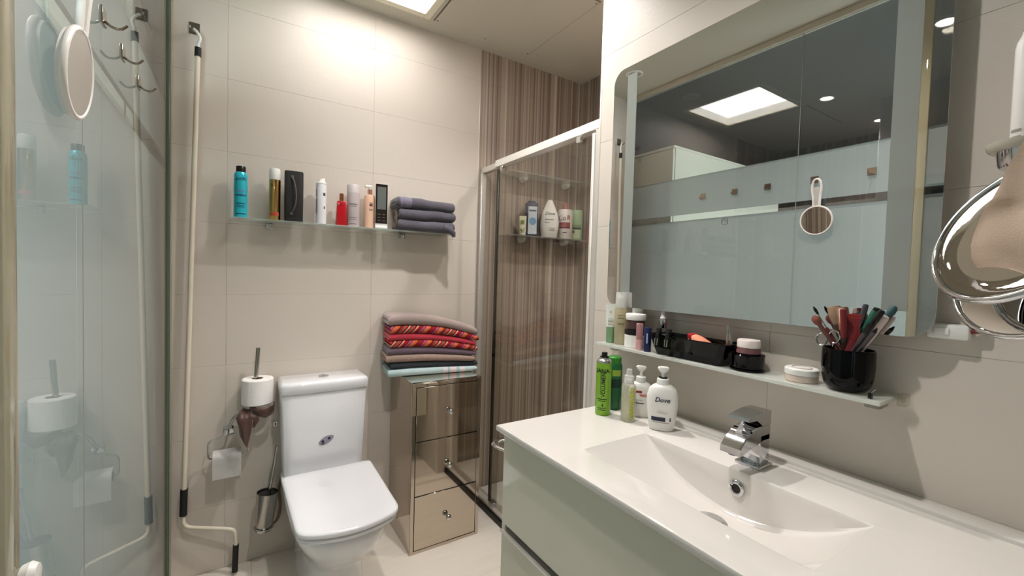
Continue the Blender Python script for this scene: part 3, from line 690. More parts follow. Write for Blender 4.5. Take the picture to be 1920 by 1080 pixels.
# ================================================================== TOILET BRUSH
tb = thing('toilet_brush', 'steel toilet brush leaning in its tapered steel cup', 'toilet brush', (.100, 2.0, .166))
m = Matrix.Rotation(.09, 4, 'Y')
obj('cup', xform(lathe(nb(), [(.0, 0), (.030, 0), (.031, .004), (.040, .156), (.0385, .156), (.0295, .006), (0, .005)], 36, cap0=False, cap1=False), m), steel, tb)
obj('bristles', xform(lathe(nb(), [(.02, .02), (.030, .03), (.034, .135), (.036, .150), (.012, .152)], 24), m), black_pl, tb)
obj('handle', xform(tube(nb(), [(.006, 0, .15), (.011, 0, .24), (.016, 0, .345)], [.0062, .0062, .0068], 14), m), steel, tb)
obj('cup_ring', xform(tube(nb(), [(.036*math.cos(a), .036*math.sin(a), .012) for a in [2*PI*i/28 for i in range(28)]], .0028, 8, True), m), chrome, tb)
obj('wall_arm', tube(nb(), [(.0, .034, .014), (.0, .088, .014)], .004, 8), chrome, tb)
obj('wall_foot', xform(lathe(nb(), [(.014, 0), (.014, .004)], 18), Matrix.Translation((0, .0895, .014)) @ Matrix.Rotation(PI/2, 4, 'X')), chrome, tb)
hs = [(.122, 2.075, .158), (.14, 2.05, .152), (.158, 2.045, .178), (.166, 2.05, .225), (.158, 2.06, .30), (.174, 2.03, .384)]
obj('water_hose', tube(nb(), bend(hs, .02, 5), .006, 10), mat('braided_hose', (120, 108, 96), .4, .5, amt=.3, scale=400), None, 'dark braided water hose curving from wall to toilet cistern', cat='hose')

# ================================================================== VANITY
VT = .86
va = thing('vanity_unit', 'sage green gloss vanity cabinet with two drawers under the washbasin', 'cabinet', (.81, .44, 0))
def V(x0, x1, y0, y1, z0, z1, bev=.0015): return box(nb(), x0-.81, x1-.81, y0-.44, y1-.44, z0, z1, bev, 1)
obj('side_panel', V(.587, 1.045, .914, .932, .32, VT-.017), sage, va)
obj('side_panel', V(.587, 1.045, -.052, -.034, .32, VT-.017), sage, va)
obj('carcass', V(.605, 1.045, -.034, .914, .32, VT-.115), mat('carcass_grey', (120, 122, 112), .5), va)
obj('back_rail', V(1.02, 1.045, -.034, .914, VT-.10, VT-.017), mat('carcass_grey', (120, 122, 112), .5), va)
obj('drawer', V(.578, .594, -.048, .918, .613, VT-.020), sage, va)
obj('handle_recess', V(.594, .606, -.034, .914, .585, .615), dark_gap, va)
d2 = obj('drawer', V(.578, .594, -.048, .918, .33, .590), sage, va)
obj('handle_profile', V(.572, .596, -.048, .918, .590, .5955), alu, d2)
# towel rail on the side of the vanity
trl = thing('towel_rail', 'flat chrome towel rail on the side of the vanity', 'towel rail', (.75, .932, .787))
obj('bar', tube(nb(), bend([(-.150, .001, 0), (-.163, .045, 0), (-.148, .072, 0), (.22, .072, 0), (.22, .001, 0)], .025, 6), .010, 10, r2=.004), chrome, trl)

# washbasin top: slab with trough basin
wbn = thing('washbasin', 'white ceramic washbasin top with wide shallow basin', 'washbasin', (.81, .44, VT))
X0, X1, Y0, Y1 = .567-.81, 1.049-.81, -.06-.44, .94-.44
BX0, BX1, BY0, BY1 = .662-.81, .868-.81, .252-.44, .712-.44
b = nb()
ns, R = 40, .0
ysb = [BY0+(BY1-BY0)*(.5-.5*math.cos(PI*i/ns)) for i in range(ns+1)]
def depth(y):
    t = (y-(BY0+BY1)/2)/((BY1-BY0)/2); return -.094*(1-abs(t)**2.0)-.0005
def vv(x, y, z): return b.verts.new((x, y, z))
# basin cross section at each y : list of (x, z)
rows = []
for y in ysb:
    d = depth(y); k = min(1, -d/.03)
    sec = []
    sec.append((BX0-.006, 0)); sec.append((BX0-.002, -.0012*k)); sec.append((BX0+.001*k, -.005*k))
    sec.append((BX0+.010*k, max(d*.6, d+.02) if False else d*.75))
    sec.append((BX0+.022*k, d*.94)); 
    for q in (.25, .5, .72, .86, .93): sec.append((BX0+(BX1-BX0)*q, d*(.97+.03*q)))
    sec.append((BX1-.010, d*.985)); sec.append((BX1-.004, d*.93)); sec.append((BX1-.001, d*.80)); sec.append((BX1, d*.4)); sec.append((BX1+.0005, -.004*k)); sec.append((BX1+.002, -.001*k)); sec.append((BX1+.005, 0))
    rows.append([vv(x, y, z) for x, z in sec])
for r0, r1 in zip(rows[:-1], rows[1:]):
    for i in range(len(r0)-1): b.faces.new((r0[i], r0[i+1], r1[i+1], r1[i]))
K = len(rows[0])-1
E_ = .004
# top surround
def strip(pa, pb):
    for i in range(len(pa)-1): b.faces.new((pa[i], pa[i+1], pb[i+1], pb[i]))
frontv = [vv(X0+E_, v.co.y, 0) for v in [r[0] for r in rows]]
LIPX = 1.0-.81
backv = [vv(LIPX, r[K].co.y, 0) for r in rows]
strip(frontv, [r[0] for r in rows]); strip([r[K] for r in rows], backv)
def endcap(row, yend, fv, bv):
    a = vv(X0+E_, yend, 0); c = vv(LIPX, yend, 0)
    b.faces.new([a, c, bv]+list(reversed(row))+[fv])
endcap(rows[0], Y0+E_, frontv[0], backv[0]); endcap(rows[-1], Y1-E_, frontv[-1], backv[-1])
bmesh.ops.recalc_face_normals(b, faces=b.faces[:])
me_top = finish(b, 'basin_top', 30)
obj('basin_top', me_top, ceram_v, wbn)
# rounded rim and underside
rim = []
for o_, z_ in ((E_, 0), (E_*.3, -.0012), (0, -.004), (0, -.012), (E_*.4, -.0155), (E_*1.5, -.0165)):
    rim.append([(X0+o_, Y0+o_, z_), (X1, Y0+o_, z_), (X1, Y1-o_, z_), (X0+o_, Y1-o_, z_)])
b = nb(); loft(b, rim, False, False); obj('rim', b, ceram_v, wbn)
b = nb(); box(b, LIPX-.0005, X1, Y0+.003, Y1-.003, -.0165, .007, .002, 2); obj('rear_upstand', b, ceram_v, wbn)
# overflow ring and drain
ovx, ovz = BX1-.0015, -.036
M_ = Matrix.Translation((ovx, .475-.44, ovz)) @ Matrix.Rotation(-PI/2, 4, 'Y')
orr = obj('overflow_ring', xform(lathe(nb(), [(.0095, 0), (.0095, .0035), (.0125, .0045), (.0155, .003), (.0165, 0)], 32, cap0=False, cap1=False), M_), chrome, wbn)
obj('overflow_hole', xform(lathe(nb(), [(.0096, .0005), (.0096, .0015)], 24), M_), mat('hole_brown', (30, 22, 18), .6), orr)
zd = depth(.042)
obj('drain_cap', lathe(nb(), [(.033, zd), (.033, zd+.010), (.030, zd+.0125), (.0, zd+.0135)], 36, .786-.81, .482-.44, cap1=False), chrome, wbn)

# faucet
fa = thing('faucet', 'square chrome single lever basin tap', 'tap', (.932, .478, VT))
obj('base_plate', box(nb(), -.027, .027, -.026, .026, 0, .006, .0015), chrome, fa)
obj('body', box(nb(), -.017, .020, -.021, .021, .006, .070, .002), chrome, fa)
b = nb(); rings = []
for i in range(13):
    t = i/12; x = .020-.112*t
    zt = .086-.030*max(0, (t-.42)/.58)**2.0; zb = .060-.012*t if t < .33 else .056-.012*max(0, (t-.33)/.67)
    zb = .058-.018*max(0, (t-.25)/.75); zt = .088-.034*max(0, (t-.45)/.55)**1.8
    if t < .33: zb = .058
    hw_ = .021
    rings.append([(x, -hw_, zb), (x, hw_, zb), (x, hw_, zt-.002), (x, hw_-.002, zt), (x, -hw_+.002, zt), (x, -hw_, zt-.002)])
loft(b, rings); obj('spout', b, chrome, fa, sharp=30)
obj('aerator', lathe(nb(), [(.0095, .0365), (.0095, .042)], 18, -.079, 0), dark_gap, fa)
obj('neck', box(nb(), -.012, .014, -.013, .013, .084, .090), dark_gap, fa)
b = nb()
def lsec(x, z0, z1): return [(x, s_*.0215, z_) for s_, z_ in ((-1, z0), (1, z0), (1, z1), (-1, z1))]
loft(b, [lsec(.0205, .0885, .118), lsec(-.010, .0885, .118), lsec(-.034, .1035, .1155), lsec(-.066, .1055, .1115)])
obj('lever', b, chrome, fa, sharp=20)

# ------------------------------------------------------------------ bottles on the washbasin
G2 = 'bottles standing on the washbasin'
lime = mat('lime_can', (128, 180, 48), .25, .1, amt=.05, scale=10); inkb = ink('black', (24, 30, 20))
t, phi = can('hairspray_can', 'lime green hairspray can with black nozzle at the left end of the washbasin', 'spray can', (.878, .873, VT), [
 ('body', [(0, 0), (.020, 0), (.0215, .003), (.0215, .148)], lime),
 ('shoulder', [(.0218, .148), (.0215, .150), (.019, .155), (.014, .158), (.013, .162)], mat('tin_shoulder', (196, 196, 190), .2, .9)),
 ('nozzle', [(.0125, .161), (.0125, .165), (.008, .166), (.008, .174), (.0075, .176), (0, .176)], black_pl)], group=G2, texts=[
 dict(s='SANA', size=.0155, m=inkb, r=.0215, z=.126, dphi=-.22, bold=.0004),
 dict(s='VOLUMEN', size=.015, m=inkb, r=.0215, z=.088, vertical=True, dphi=.0, bold=.0004),
 dict(s='4', size=.014, m=inkb, r=.0215, z=.030, dphi=-.1)])
for z0, z1, w in ((.046, .0485, .6), (.041, .0425, .5), (.021, .0225, .55), (.016, .0175, .5)): obj('print_line', patch(nb(), .0215, z0, z1, phi-.15-w, phi-.15+w), inkb, t)
obj('print_line', patch(nb(), .0215, .060, .120, phi-.42, phi-.36), inkb, t)
dg = mat('dark_green_can', (28, 98, 58), .3, amt=.08)
t, phi = can('shampoo_can', 'dark green can standing behind the lime green hairspray', 'spray can', (.945, .898, VT), [
 ('body', [(0, 0), (.022, 0), (.0235, .003), (.0235, .128), (.020, .135)], dg),
 ('cap', [(.020, .135), (.020, .152), (.017, .155), (0, .155)], mat('green_cap', (54, 132, 44), .35))], group=G2)
obj('print_patch', patch(nb(), .0235, .066, .092, phi-.9, phi+.9), ink('deep_green', (12, 48, 34)), t)
obj('print_patch', patch(nb(), .0235, .100, .118, phi-.2, phi+.9), ink('leaf', (150, 176, 60)), t)
amber = mat('pale_yellow_liquid', (214, 210, 150), .05, amt=.05, trans=.75, ior=1.34)
t, phi = can('spray_bottle', 'clear spray bottle of pale yellow liquid with a clear cap', 'bottle', (.899, .799, VT), [
 ('bottle', [(0, 0), (.0175, 0), (.0195, .003), (.0195, .094), (.017, .100), (.011, .103)], frosted('cloudy_bottle', (230, 230, 212), .5, clear=.62, r0=.07)),
 ('liquid', [(0, .004), (.0165, .004), (.0168, .072), (0, .072)], frosted('yellowish_liquid', (222, 220, 176), .5, clear=.55, r0=.03)),
 ('collar', [(.0125, .102), (.0125, .114), (.009, .115)], white_pl),
 ('over_cap', [(.0135, .103), (.0135, .123), (.008, .126), (.0075, .140), (.006, .1415), (0, .142)], frosted('milky_cap', (236, 238, 234), .4, clear=.45, r0=.06))], group=G2, texts=[
 dict(s='citronela', size=.0235, m=ink('citron', (178, 182, 30)), r=.0197, z=.054, vertical=True, dphi=.42, bold=.0006)])
whiteb = mat('white_bottle', (232, 231, 226), .28, amt=.01)
def pump_bottle(label, loc, w, d, hb, e, group, neck, black_collar=False, tw=1.0):
    t = thing('soap_dispenser', label, 'soap bottle', loc, 0, group); phi = face(loc[0], loc[1])
    rz = phi+PI/2
    def rg(k, dd, z_, ee): return [(x*math.cos(rz)-y*math.sin(rz), x*math.sin(rz)+y*math.cos(rz), z) for x, y, z in sring(w*k, d*dd, z_, ee, 36)]
    if tw < 1: secs = [(.70, .8, 0, e), (.78, .92, .003, e), (.9, 1, hb*.25, e), (1, 1, hb*.55, e), (.985, 1, hb*.75, e), (.85, .92, hb*.9, 2.4), (.6, .75, hb*.97, 2.2), (.36, .55, hb, 2)]
    else: secs = [(.9, .9, 0, e), (.97, 1, .003, e), (1, 1, hb*.3, e), (1, 1, hb*.72, e), (.92, .96, hb*.86, e), (.7, .8, hb*.95, 2.4), (.40, .55, hb, 2)]
    obj('bottle', loft(nb(), [rg(*s) for s in secs]), whiteb, t, sharp=60)
    obj('collar', lathe(nb(), [(neck, hb-.003), (neck+.001, hb), (neck+.0005, hb+.013), (neck*.7, hb+.0145)], 26), white_pl, t)
    if black_collar: obj('collar_ring', lathe(nb(), [(neck*.72, hb+.014), (neck*.72, hb+.0175), (neck*.5, hb+.018)], 22), black_pl, t)
    obj('pump_stem', lathe(nb(), [(.0042, hb+.012), (.0042, hb+.033)], 14), white_pl, t)
    hd_ = nb(); loft(hd_, [sring(.006, .006, hb+.028, 2), sring(.012, .008, hb+.034, 2.3), sring(.0145, .009, hb+.040, 2.6), sring(.012, .008, hb+.0435, 2.4), sring(.005, .004, hb+.0445, 2)])
    xform(hd_, Matrix.Rotation(rz, 4, 'Z')); obj('pump_head', hd_, white_pl, t)
    return t, phi
def fdep(tx, w, d, e): return d*max(0, 1-(abs(tx)/w)**e)**(1/e)+.0009
def front_text(t, phi, s, size, m, wde, z, du=0, shear=0, bold=0):
    me = text2d(s, size, shear=shear, bold=bold); c, s_ = math.cos(phi), math.sin(phi)
    for v in me.vertices:
        tx, ty = v.co.x+du, v.co.y; dpt = fdep(tx, *wde); v.co = (c*dpt-s_*tx, s_*dpt+c*tx, z+ty)
    obj('lettering', me, m, t)
def front_patch(t, phi, x0, x1, z0, z1, wde, m, name='print_patch'):
    b = nb(); c, s_ = math.cos(phi), math.sin(phi); n = 10; q = []
    for i in range(n+1):
        tx = x0+(x1-x0)*i/n; dpt = fdep(tx, *wde); q.append((c*dpt-s_*tx, s_*dpt+c*tx))
    lo_ = [b.verts.new((x, y, z0)) for x, y in q]; hi = [b.verts.new((x, y, z1)) for x, y in q]
    for i in range(n): b.faces.new((lo_[i], lo_[i+1], hi[i+1], hi[i]))
    obj(name, b, m, t)
t, phi = pump_bottle('white pump soap bottle with red and grey print behind the yellow spray', (.962, .812, VT), .033, .019, .098, 2.8, G2, .013)
PW = (.033, .019, 2.8)
front_patch(t, phi, -.020, .004, .069, .075, PW, ink('brick2', (150, 44, 40)))
front_patch(t, phi, -.002, .016, .060, .066, PW, ink('salmon', (214, 120, 110)))
front_patch(t, phi, -.024, .010, .039, .0415, PW, ink('char', (60, 58, 66)))
front_patch(t, phi, -.024, .006, .048, .0495, PW, ink('mint', (140, 168, 150)))
t, phi = pump_bottle('white rounded pump soap bottle with dark blue label nearest the tap', (.928, .712, VT), .0385, .024, .118, 2.5, G2, .0145, True, .9)
PW = (.0385, .024, 2.5); PL = (.034, .0238, 2.5)
front_text(t, phi, 'Dove', .0165, ink('navy_black', (36, 36, 58)), PW, .081, 0, shear=.25, bold=.0003)
front_patch(t, phi, -.025, .009, .027, .037, PL, ink('navy_label', (40, 42, 66)))
front_patch(t, phi, .019, .022, .028, .037, PL, ink('navy_label', (40, 42, 66)))
front_patch(t, phi, -.021, .018, .0225, .0238, PL, ink('warm_grey2', (150, 146, 146)))
front_text(t, phi, '~', .05, ink('dove_grey', (214, 211, 204)), PW, .052, .002)
# small white box seen behind the bottles
obj('white_box', box(nb(), -.012, .012, -.012, .012, 0, .032, .003), white_pl, None, 'tiny white box standing against the wall behind the green cans', (1.012, .905, VT+.0072), cat='box')

# ================================================================== MIRROR SHELF
S2 = 1.043
s2 = thing('satin_glass_shelf', 'narrow satin glass shelf under the wall mirror', 'shelf', (XR, .63, S2-.008))
obj('pane', box(nb(), -.097, -.001, -.352, .362, 0, .008, .0008, 1), shelf_glass2, s2)
for y in (-.325, .335):
    obj('bracket', box(nb(), -.045, 0, y-.012, y+.012, -.018, -.0005, .002), glass('acrylic', (225, 225, 220), .08), s2)
obj('end_bracket', box(nb(), -.022, 0, -.368, -.354, -.008, .014, .002), glass('acrylic_clear', (246, 246, 242), .05), s2)
G3 = 'cosmetics on the shelf under the mirror'
# squeezed tube standing on its cap
def cos_tube(label, loc, w, h, cap_m, body_m, caph, group):
    t = thing('cream_tube', label, 'tube', loc, face(loc[0], loc[1])+PI/2, group)
    obj('cap', loft(nb(), [sring(w*.8, w*.8, 0, 2.4), sring(w*.86, w*.86, .002, 2.4), sring(w*.9, w*.85, caph, 2.4)]), cap_m, t)
    obj('body', loft(nb(), [sring(w*.92, w*.84, caph, 2.4), sring(w, w*.75, caph+.01, 2.4), sring(w*1.02, w*.45, h*.7, 2.4), sring(w*1.05, w*.08, h*.94, 3), sring(w*1.05, w*.06, h, 3)]), body_m, t)
    return t
ctw = mat('tube_white', (226, 228, 220), .35); ctg = mat('tube_green', (128, 164, 124), .35)
t = cos_tube('white and green cream tube at the left end of the mirror shelf', (.992, .966, S2), .0145, .122, ctg, ctw, .05, G3)
lettering('o', .016, ink('sagegrey', (150, 160, 140)), t, .0085, .098, 0, flat=((0, -1, 0), (1, 0, 0)))
for z_ in (.066, .074, .058): obj('print_line', box(nb(), -.008, .008, -.0118, -.0112, z_, z_+.002), ink('sagegrey', (150, 160, 140)), t)
t, phi = can('mist_bottle', 'pale beige mist bottle with milky cap on the mirror shelf', 'bottle', (1.0, .931, S2), [
 ('bottle', [(0, 0), (.018, 0), (.0195, .002), (.0195, .108), (.016, .113)], frosted('beige_bottle', (212, 202, 166), .4, clear=.25, r0=.06)),
 ('cap', [(.0175, .112), (.0178, .114), (.0170, .158), (.0155, .160), (0, .160)], frosted('milky_cap', (236, 238, 234), .4, clear=.45, r0=.06))], group=G3)
obj('pump_core', lathe(nb(), [(.010, .113), (.010, .145), (.006, .150)], 18), white_pl, t)
for z_ in (.088, .080, .064, .060): obj('print_line', patch(nb(), .0195, z_, z_+.0025, phi-.5, phi+.5), ink('olive', (134, 128, 92)), t)
cos_tube('plain white tube standing against the mirror behind the stacked jars', (1.026, .888, S2), .016, .128, white_pl, ctw, .018, G3)
t, phi = can('cream_jar', 'white cream jar with black lid, under a smaller brown jar', 'jar', (1.0, .872, S2), [
 ('jar', [(0, 0), (.029, 0), (.031, .002), (.031, .036), (.028, .039)], white_pl),
 ('lid', [(.031, .038), (.0315, .040), (.0315, .052), (.029, .053), (0, .053)], black_pl)], group=G3)
t, phi = can('cream_jar', 'brown glass jar with white lid stacked on the black lid', 'jar', (1.0, .872, S2+.0532), [
 ('jar', [(0, 0), (.025, 0), (.027, .002), (.0265, .026), (.024, .029)], mat('brown_glass', (84, 62, 60), .1)),
 ('lid', [(.0285, .028), (.0295, .030), (.0295, .044), (.028, .046), (0, .0465)], white_pl)], group=G3)
t, phi = can('lipstick', 'pink lipstick with clear cap at the front of the mirror shelf', 'lipstick', (.972, .832, S2), [
 ('base', [(0, 0), (.0098, 0), (.0102, .001), (.0102, .030)], mat('pink_plastic', (222, 170, 170), .3)),
 ('stick', [(0, .03), (.006, .03), (.006, .052), (.0, .058)], mat('rose', (170, 84, 92), .4)),
 ('cap', [(.0098, .030), (.0098, .074), (.008, .076), (0, .076)], frosted('pink_clear', (226, 176, 176), .3, clear=.5, r0=.06))], group=G3)
t, phi = can('lip_balm', 'navy blue lip balm stick at the front of the mirror shelf', 'lip balm', (.973, .804, S2), [
 ('base', [(0, 0), (.0098, 0), (.010, .001), (.010, .018)], mat('navy_stick', (26, 34, 76), .3)),
 ('cap', [(.0096, .0185), (.0102, .019), (.0102, .065), (.009, .067), (0, .067)], MATS['navy_stick'])], group=G3)
obj('print_line', patch(nb(), .0102, .024, .052, phi-.3, phi+.05), ink('pale_blue', (176, 186, 214)), t)
t, phi = can('dropper_bottle', 'clear dropper bottle with silver collar and white bulb behind the black tray', 'bottle', (1.022, .792, S2), [
 ('bottle', [(0, 0), (.017, 0), (.018, .002), (.018, .056), (.014, .064), (.010, .066)], glass('bottle_clear', (225, 228, 224), .09)),
 ('serum', [(0, .003), (.016, .003), (.016, .05), (0, .05)], frosted('serum', (226, 224, 214), .4, clear=.4, r0=.04)),
 ('collar', [(.0115, .066), (.0118, .067), (.0118, .090), (.009, .0915)], chrome),
 ('bulb', [(.0085, .091), (.0095, .094), (.007, .098), (.0058, .108), (.0045, .115), (0, .117)], white_pl)], group=G3)
# black tray with contents
tr = thing('cosmetics_tray', 'glossy black rectangular tray on the mirror shelf', 'tray', (.998, .678, S2))
def trr(w, h, z, r=.008): return [(x, y, z) for x, y in rrect(w, h, r, 5)]
obj('tray', loft(nb(), [trr(.058, .185, 0), trr(.060, .188, .002), trr(.078, .222, .050), trr(.081, .226, .052), trr(.081, .226, .055), trr(.074, .218, .055), trr(.056, .182, .005), trr(.04, .1, .004)]), black_gl, tr, sharp=50)
G4 = 'things in the black tray'
def clip(label, y, rot):
    t = thing('hair_clip', label, 'hair clip', (.958, y, S2+.058), 0, G4)
    b = nb(); pts = bend([(.008, 0, -.035), (.003, 0, .0), (.0, 0, .012), (-.006, 0, .010), (-.0095, 0, -.012), (-.011, 0, -.030)], .01)
    tube(b, pts, .0055, 8, r2=.0016); obj('blade', b, black_pl, t)
    obj('wire', tube(nb(), [(-.0125, -.004, -.012), (-.0135, -.0035, -.030), (-.0135, .0035, -.030), (-.0125, .004, -.012)], .0010, 6), chrome, t)
    obj('finger_tab', box(nb(), -.006, .004, -.007, .007, .006, .016, .003), black_pl, t)
    return t
clip('black hair clip hooked on the tray rim, the left of two', .753, 0); clip('black hair clip with steel edge hooked on the tray rim, the right of two', .722, 0)
b = nb(); lathe(b, [(0, 0), (.026, .001), (.034, .006), (.036, .012), (.030, .019), (.014, .023), (0, .0235)], 28); xform(b, Matrix.Rotation(.5, 4, 'X') @ Matrix.Scale(.62, 4, (1, 0, 0)))
obj('powder_puff', b, mat('peach_sponge', (226, 146, 116), .8, amt=.1, scale=80, bump=.2), None, 'round peach powder puff lying in the black tray', (.994, .652, S2+.034), (0, 0, 0), cat='puff', group=G4, sharp=60)
rz_ = thing('red_razor', 'red and white plastic razor head sticking out of the black tray', 'razor', (1.01, .695, S2+.02), 0, G4)
obj('handle', tube(nb(), [(0, .02, -.006), (0, .0, .030)], .0045, 8), white_pl, rz_); obj('head', box(nb(), -.012, .012, -.014, .002, .030, .044, .003), mat('red_plastic', (196, 40, 52), .3), rz_)
tw_ = thing('tweezers', 'long steel tweezers leaning upright in the black tray', 'tweezers', (1.016, .589, S2+.008), 0, G4)
for s_ in (-1, 1): obj('arm', tube(nb(), [(0, s_*.001, .0), (.003, .006+s_*.005, .05), (.006, .012+s_*.001, .088)], .0035, 8, r2=.0012), steel, tw_)
# jars in the middle
t, phi = can('cream_jar', 'squat black glass jar with flared foot, under a pink-lidded jar', 'jar', (1.0, .536, S2), [
 ('foot', [(0, 0), (.037, 0), (.038, .002), (.038, .004), (.034, .006)], black_gl),
 ('jar', [(.033, .006), (.034, .010), (.034, .034), (.035, .036), (.033, .038), (0, .038)], black_gl)], group=G3)
t, phi = can('cream_jar', 'small clear pink jar with pale lid on the black jar', 'jar', (1.0, .536, S2+.0382), [
 ('jar', [(0, 0), (.024, 0), (.026, .002), (.024, .014)], mat('pink_glass', (120, 84, 84), .1)),
 ('lid', [(.0235, .0145), (.0245, .015), (.0245, .030), (.023, .032), (0, .032)], mat('pale_pink_lid', (226, 214, 208), .4))], group=G3)
t, phi = can('powder_compact', 'round flat white and beige powder jar right of the black jar', 'jar', (.999, .423, S2), [
 ('base', [(0, 0), (.028, 0), (.030, .002), (.030, .014)], mat('beige_clear', (206, 190, 176), .15)),
 ('lid', [(.0305, .0145), (.031, .016), (.031, .026), (.029, .028), (0, .0283)], white_pl)], group=G3)
obj('lid_print', tube(nb(), [(.018*math.cos(a), .018*math.sin(a), .0286) for a in [2*PI*i/24 for i in range(24)]], .0012, 6, True), ink('rose_grey', (196, 180, 176)), t)
# cup of brushes
CY_, CXc = .343, .997
cu = thing('brush_cup', 'glossy black round cup holding make-up brushes', 'cup', (CXc, CY_, S2))
obj('cup', lathe(nb(), [(0, 0), (.024, 0), (.030, .002), (.037, .012), (.041, .028), (.0425, .048), (.042, .074), (.0415, .081), (.0395, .0815), (.040, .05), (.038, .028), (.030, .008), (0, .006)], 40, cap0=False, cap1=False), black_gl, cu, sharp=60)
G5 = 'brushes, pencils and tubes in the black cup'
def stick(name, label, cat, top, parts, tilt0=(0, 0)):
    """parts: (name, [(t, r)...], material) along the axis from foot (inside the cup) to top"""
    top = Vector(top); off = Vector((top.x-CXc, top.y-CY_, 0))*-.42+Vector((tilt0[0], tilt0[1], 0))*.4
    if off.length > .024: off *= .024/off.length
    foot = Vector((CXc, CY_, S2+.014))+off; ax = top-foot; L = ax.length
    t = thing(name, label, cat, foot, group=G5); t.rotation_mode = 'QUATERNION'; t.rotation_quaternion = ax.to_track_quat('Z', 'Y')
    for nm, prof, m in parts: obj(nm, lathe(nb(), [(r, tt*L) for tt, r in prof], 16), m, t)
    return t
wood = mat('maroon_handle', (104, 62, 56), .3); hair = mat('beige_bristle', (146, 120, 98), .9, amt=.25, scale=200); ferr = mat('ferrule', (170, 140, 110), .25, .9)
tan = mat('tan_wood', (150, 112, 80), .5); dbr = mat('dark_brown', (62, 44, 36), .4)
def T_(u, dz, dx=0): return (CXc+dx, u, S2+dz)
stick('spoolie_brush', 'thin mascara spoolie leaning far left in the black cup', 'brush', T_(.402, .158, -.012), [('handle', [(0, .003), (.72, .003)], wood), ('wand', [(.72, .0012), (.9, .0012)], steel), ('tip', [(.9, .0022), (.96, .003), (1, .001)], black_pl)], (.0, -.014))
stick('make_up_brush', 'maroon brush with a round ball end leaning left in the cup', 'brush', T_(.398, .140, -.02), [('handle', [(0, .003), (.8, .0042), (.86, .004)], wood), ('head', [(.86, .004), (.91, .0075), (.96, .0075), (1, .003)], mat('rust_ball', (128, 74, 62), .7))], (-.006, -.010))
stick('make_up_brush', 'flat-topped beige powder brush at the left of the cup', 'brush', T_(.376, .160, .008), [('handle', [(0, .004), (.62, .006)], dbr), ('ferrule', [(.62, .0068), (.76, .0068)], dbr), ('bristles', [(.76, .0068), (.84, .0100), (.97, .0105), (1, .008)], hair)], (.004, .004))
stick('make_up_brush', 'dark brown capped brush beside the beige powder brush', 'brush', T_(.362, .160, .004), [('handle', [(0, .0055), (.7, .0060)], dbr), ('cap', [(.7, .0068), (.98, .0068), (1, .005)], tan)], (.004, .006))
stick('lip_pencil', 'slim white and red lip pencil left of the red tube', 'pencil', T_(.352, .158, -.016), [('barrel', [(0, .004), (.8, .004)], mat('brick_red', (150, 44, 42), .35)), ('cap', [(.8, .0048), (.98, .0048), (1, .004)], white_pl)], (-.01, .008))
stick('lip_gloss', 'dark maroon lip gloss tube in front of the red tube', 'lip gloss', T_(.347, .158, -.024), [('barrel', [(0, .0048), (.62, .0048)], dbr), ('cap', [(.62, .0055), (.98, .0055), (1, .0045)], mat('maroon_cap', (120, 36, 40), .3))], (-.014, .010))
rt = thing('red_tube', 'flat crimped red cream tube in the middle of the cup', 'tube', (CXc-.004, .338, S2+.014), face(CXc, .33)+PI/2, G5, )
obj('body', loft(nb(), [sring(.011, .010, 0, 2.3), sring(.013, .010, .05, 2.3), sring(.0125, .004, .115, 2.6), sring(.013, .0012, .130, 3), sring(.013, .0010, .135, 3)]), mat('red_tube', (128, 40, 44), .35), rt)
obj('crimp', box(nb(), -.0135, .0135, -.0018, .0018, .125, .135, .0005, 1), mat('dark_red_crimp', (150, 50, 48), .35), rt)
stick('eye_pencil', 'grey-black eye pencil crossing in front of the red tube', 'pencil', T_(.302, .136, -.030), [('barrel', [(0, .004), (.85, .004)], mat('graphite', (70, 64, 66), .35)), ('end', [(.85, .0042), (.98, .0042), (1, .003)], black_pl)], (-.022, .006))
stick('green_pencil', 'dark green eye pencil with black cap at the back of the cup', 'pencil', T_(.308, .158, .012), [('barrel', [(0, .0055), (.7, .0055)], mat('bottle_green', (18, 84, 66), .35)), ('cap', [(.7, .0062), (.98, .0062), (1, .005)], mat('bottle_green', (18, 84, 66), .35)), ('end', [(.99, .0055), (1.03, .005)], black_pl)], (.008, .004))
stick('concealer_tube', 'thick pale pink concealer tube at the right of the cup', 'tube', T_(.290, .150, -.004), [('barrel', [(0, .007), (.5, .0085)], mat('pale_rose', (214, 192, 186), .3)), ('cap', [(.5, .0092), (.97, .0088), (1, .007)], mat('rose_white', (226, 208, 204), .3))], (.0, .0))
stick('kohl_pencil', 'black kohl pencil leaning right in front of the pale tube', 'pencil', T_(.290, .160, -.016), [('barrel', [(0, .0045), (.86, .0045)], black_pl), ('cap', [(.86, .0052), (.98, .0052), (1, .004)], black_pl)], (-.012, .004))
stick('kohl_pencil', 'thin grey pencil leaning right at the front of the cup', 'pencil', T_(.292, .128, -.030), [('barrel', [(0, .0038), (.94, .0038)], mat('graphite', (70, 64, 66), .35)), ('tip', [(.94, .0038), (1, .001)], black_pl)], (-.022, .0))
stick('make_up_brush', 'brown brush with teal tip leaning far right in the cup', 'brush', T_(.280, .168, .012), [('handle', [(0, .0035), (.55, .005)], wood), ('ferrule', [(.55, .0055), (.72, .0055)], ferr), ('body', [(.72, .0055), (.88, .0058)], wood), ('tip', [(.88, .0055), (.97, .006), (1, .003)], mat('teal_tip', (52, 84, 88), .6))], (.008, .006))
stick('mascara', 'black mascara at the back centre of the cup', 'mascara', T_(.324, .168, .014), [('barrel', [(0, .0055), (.74, .0055)], black_pl), ('cap', [(.74, .005), (.98, .005), (1, .004)], mat('smoke_cap', (84, 84, 88), .2, .5))], (.012, .002))
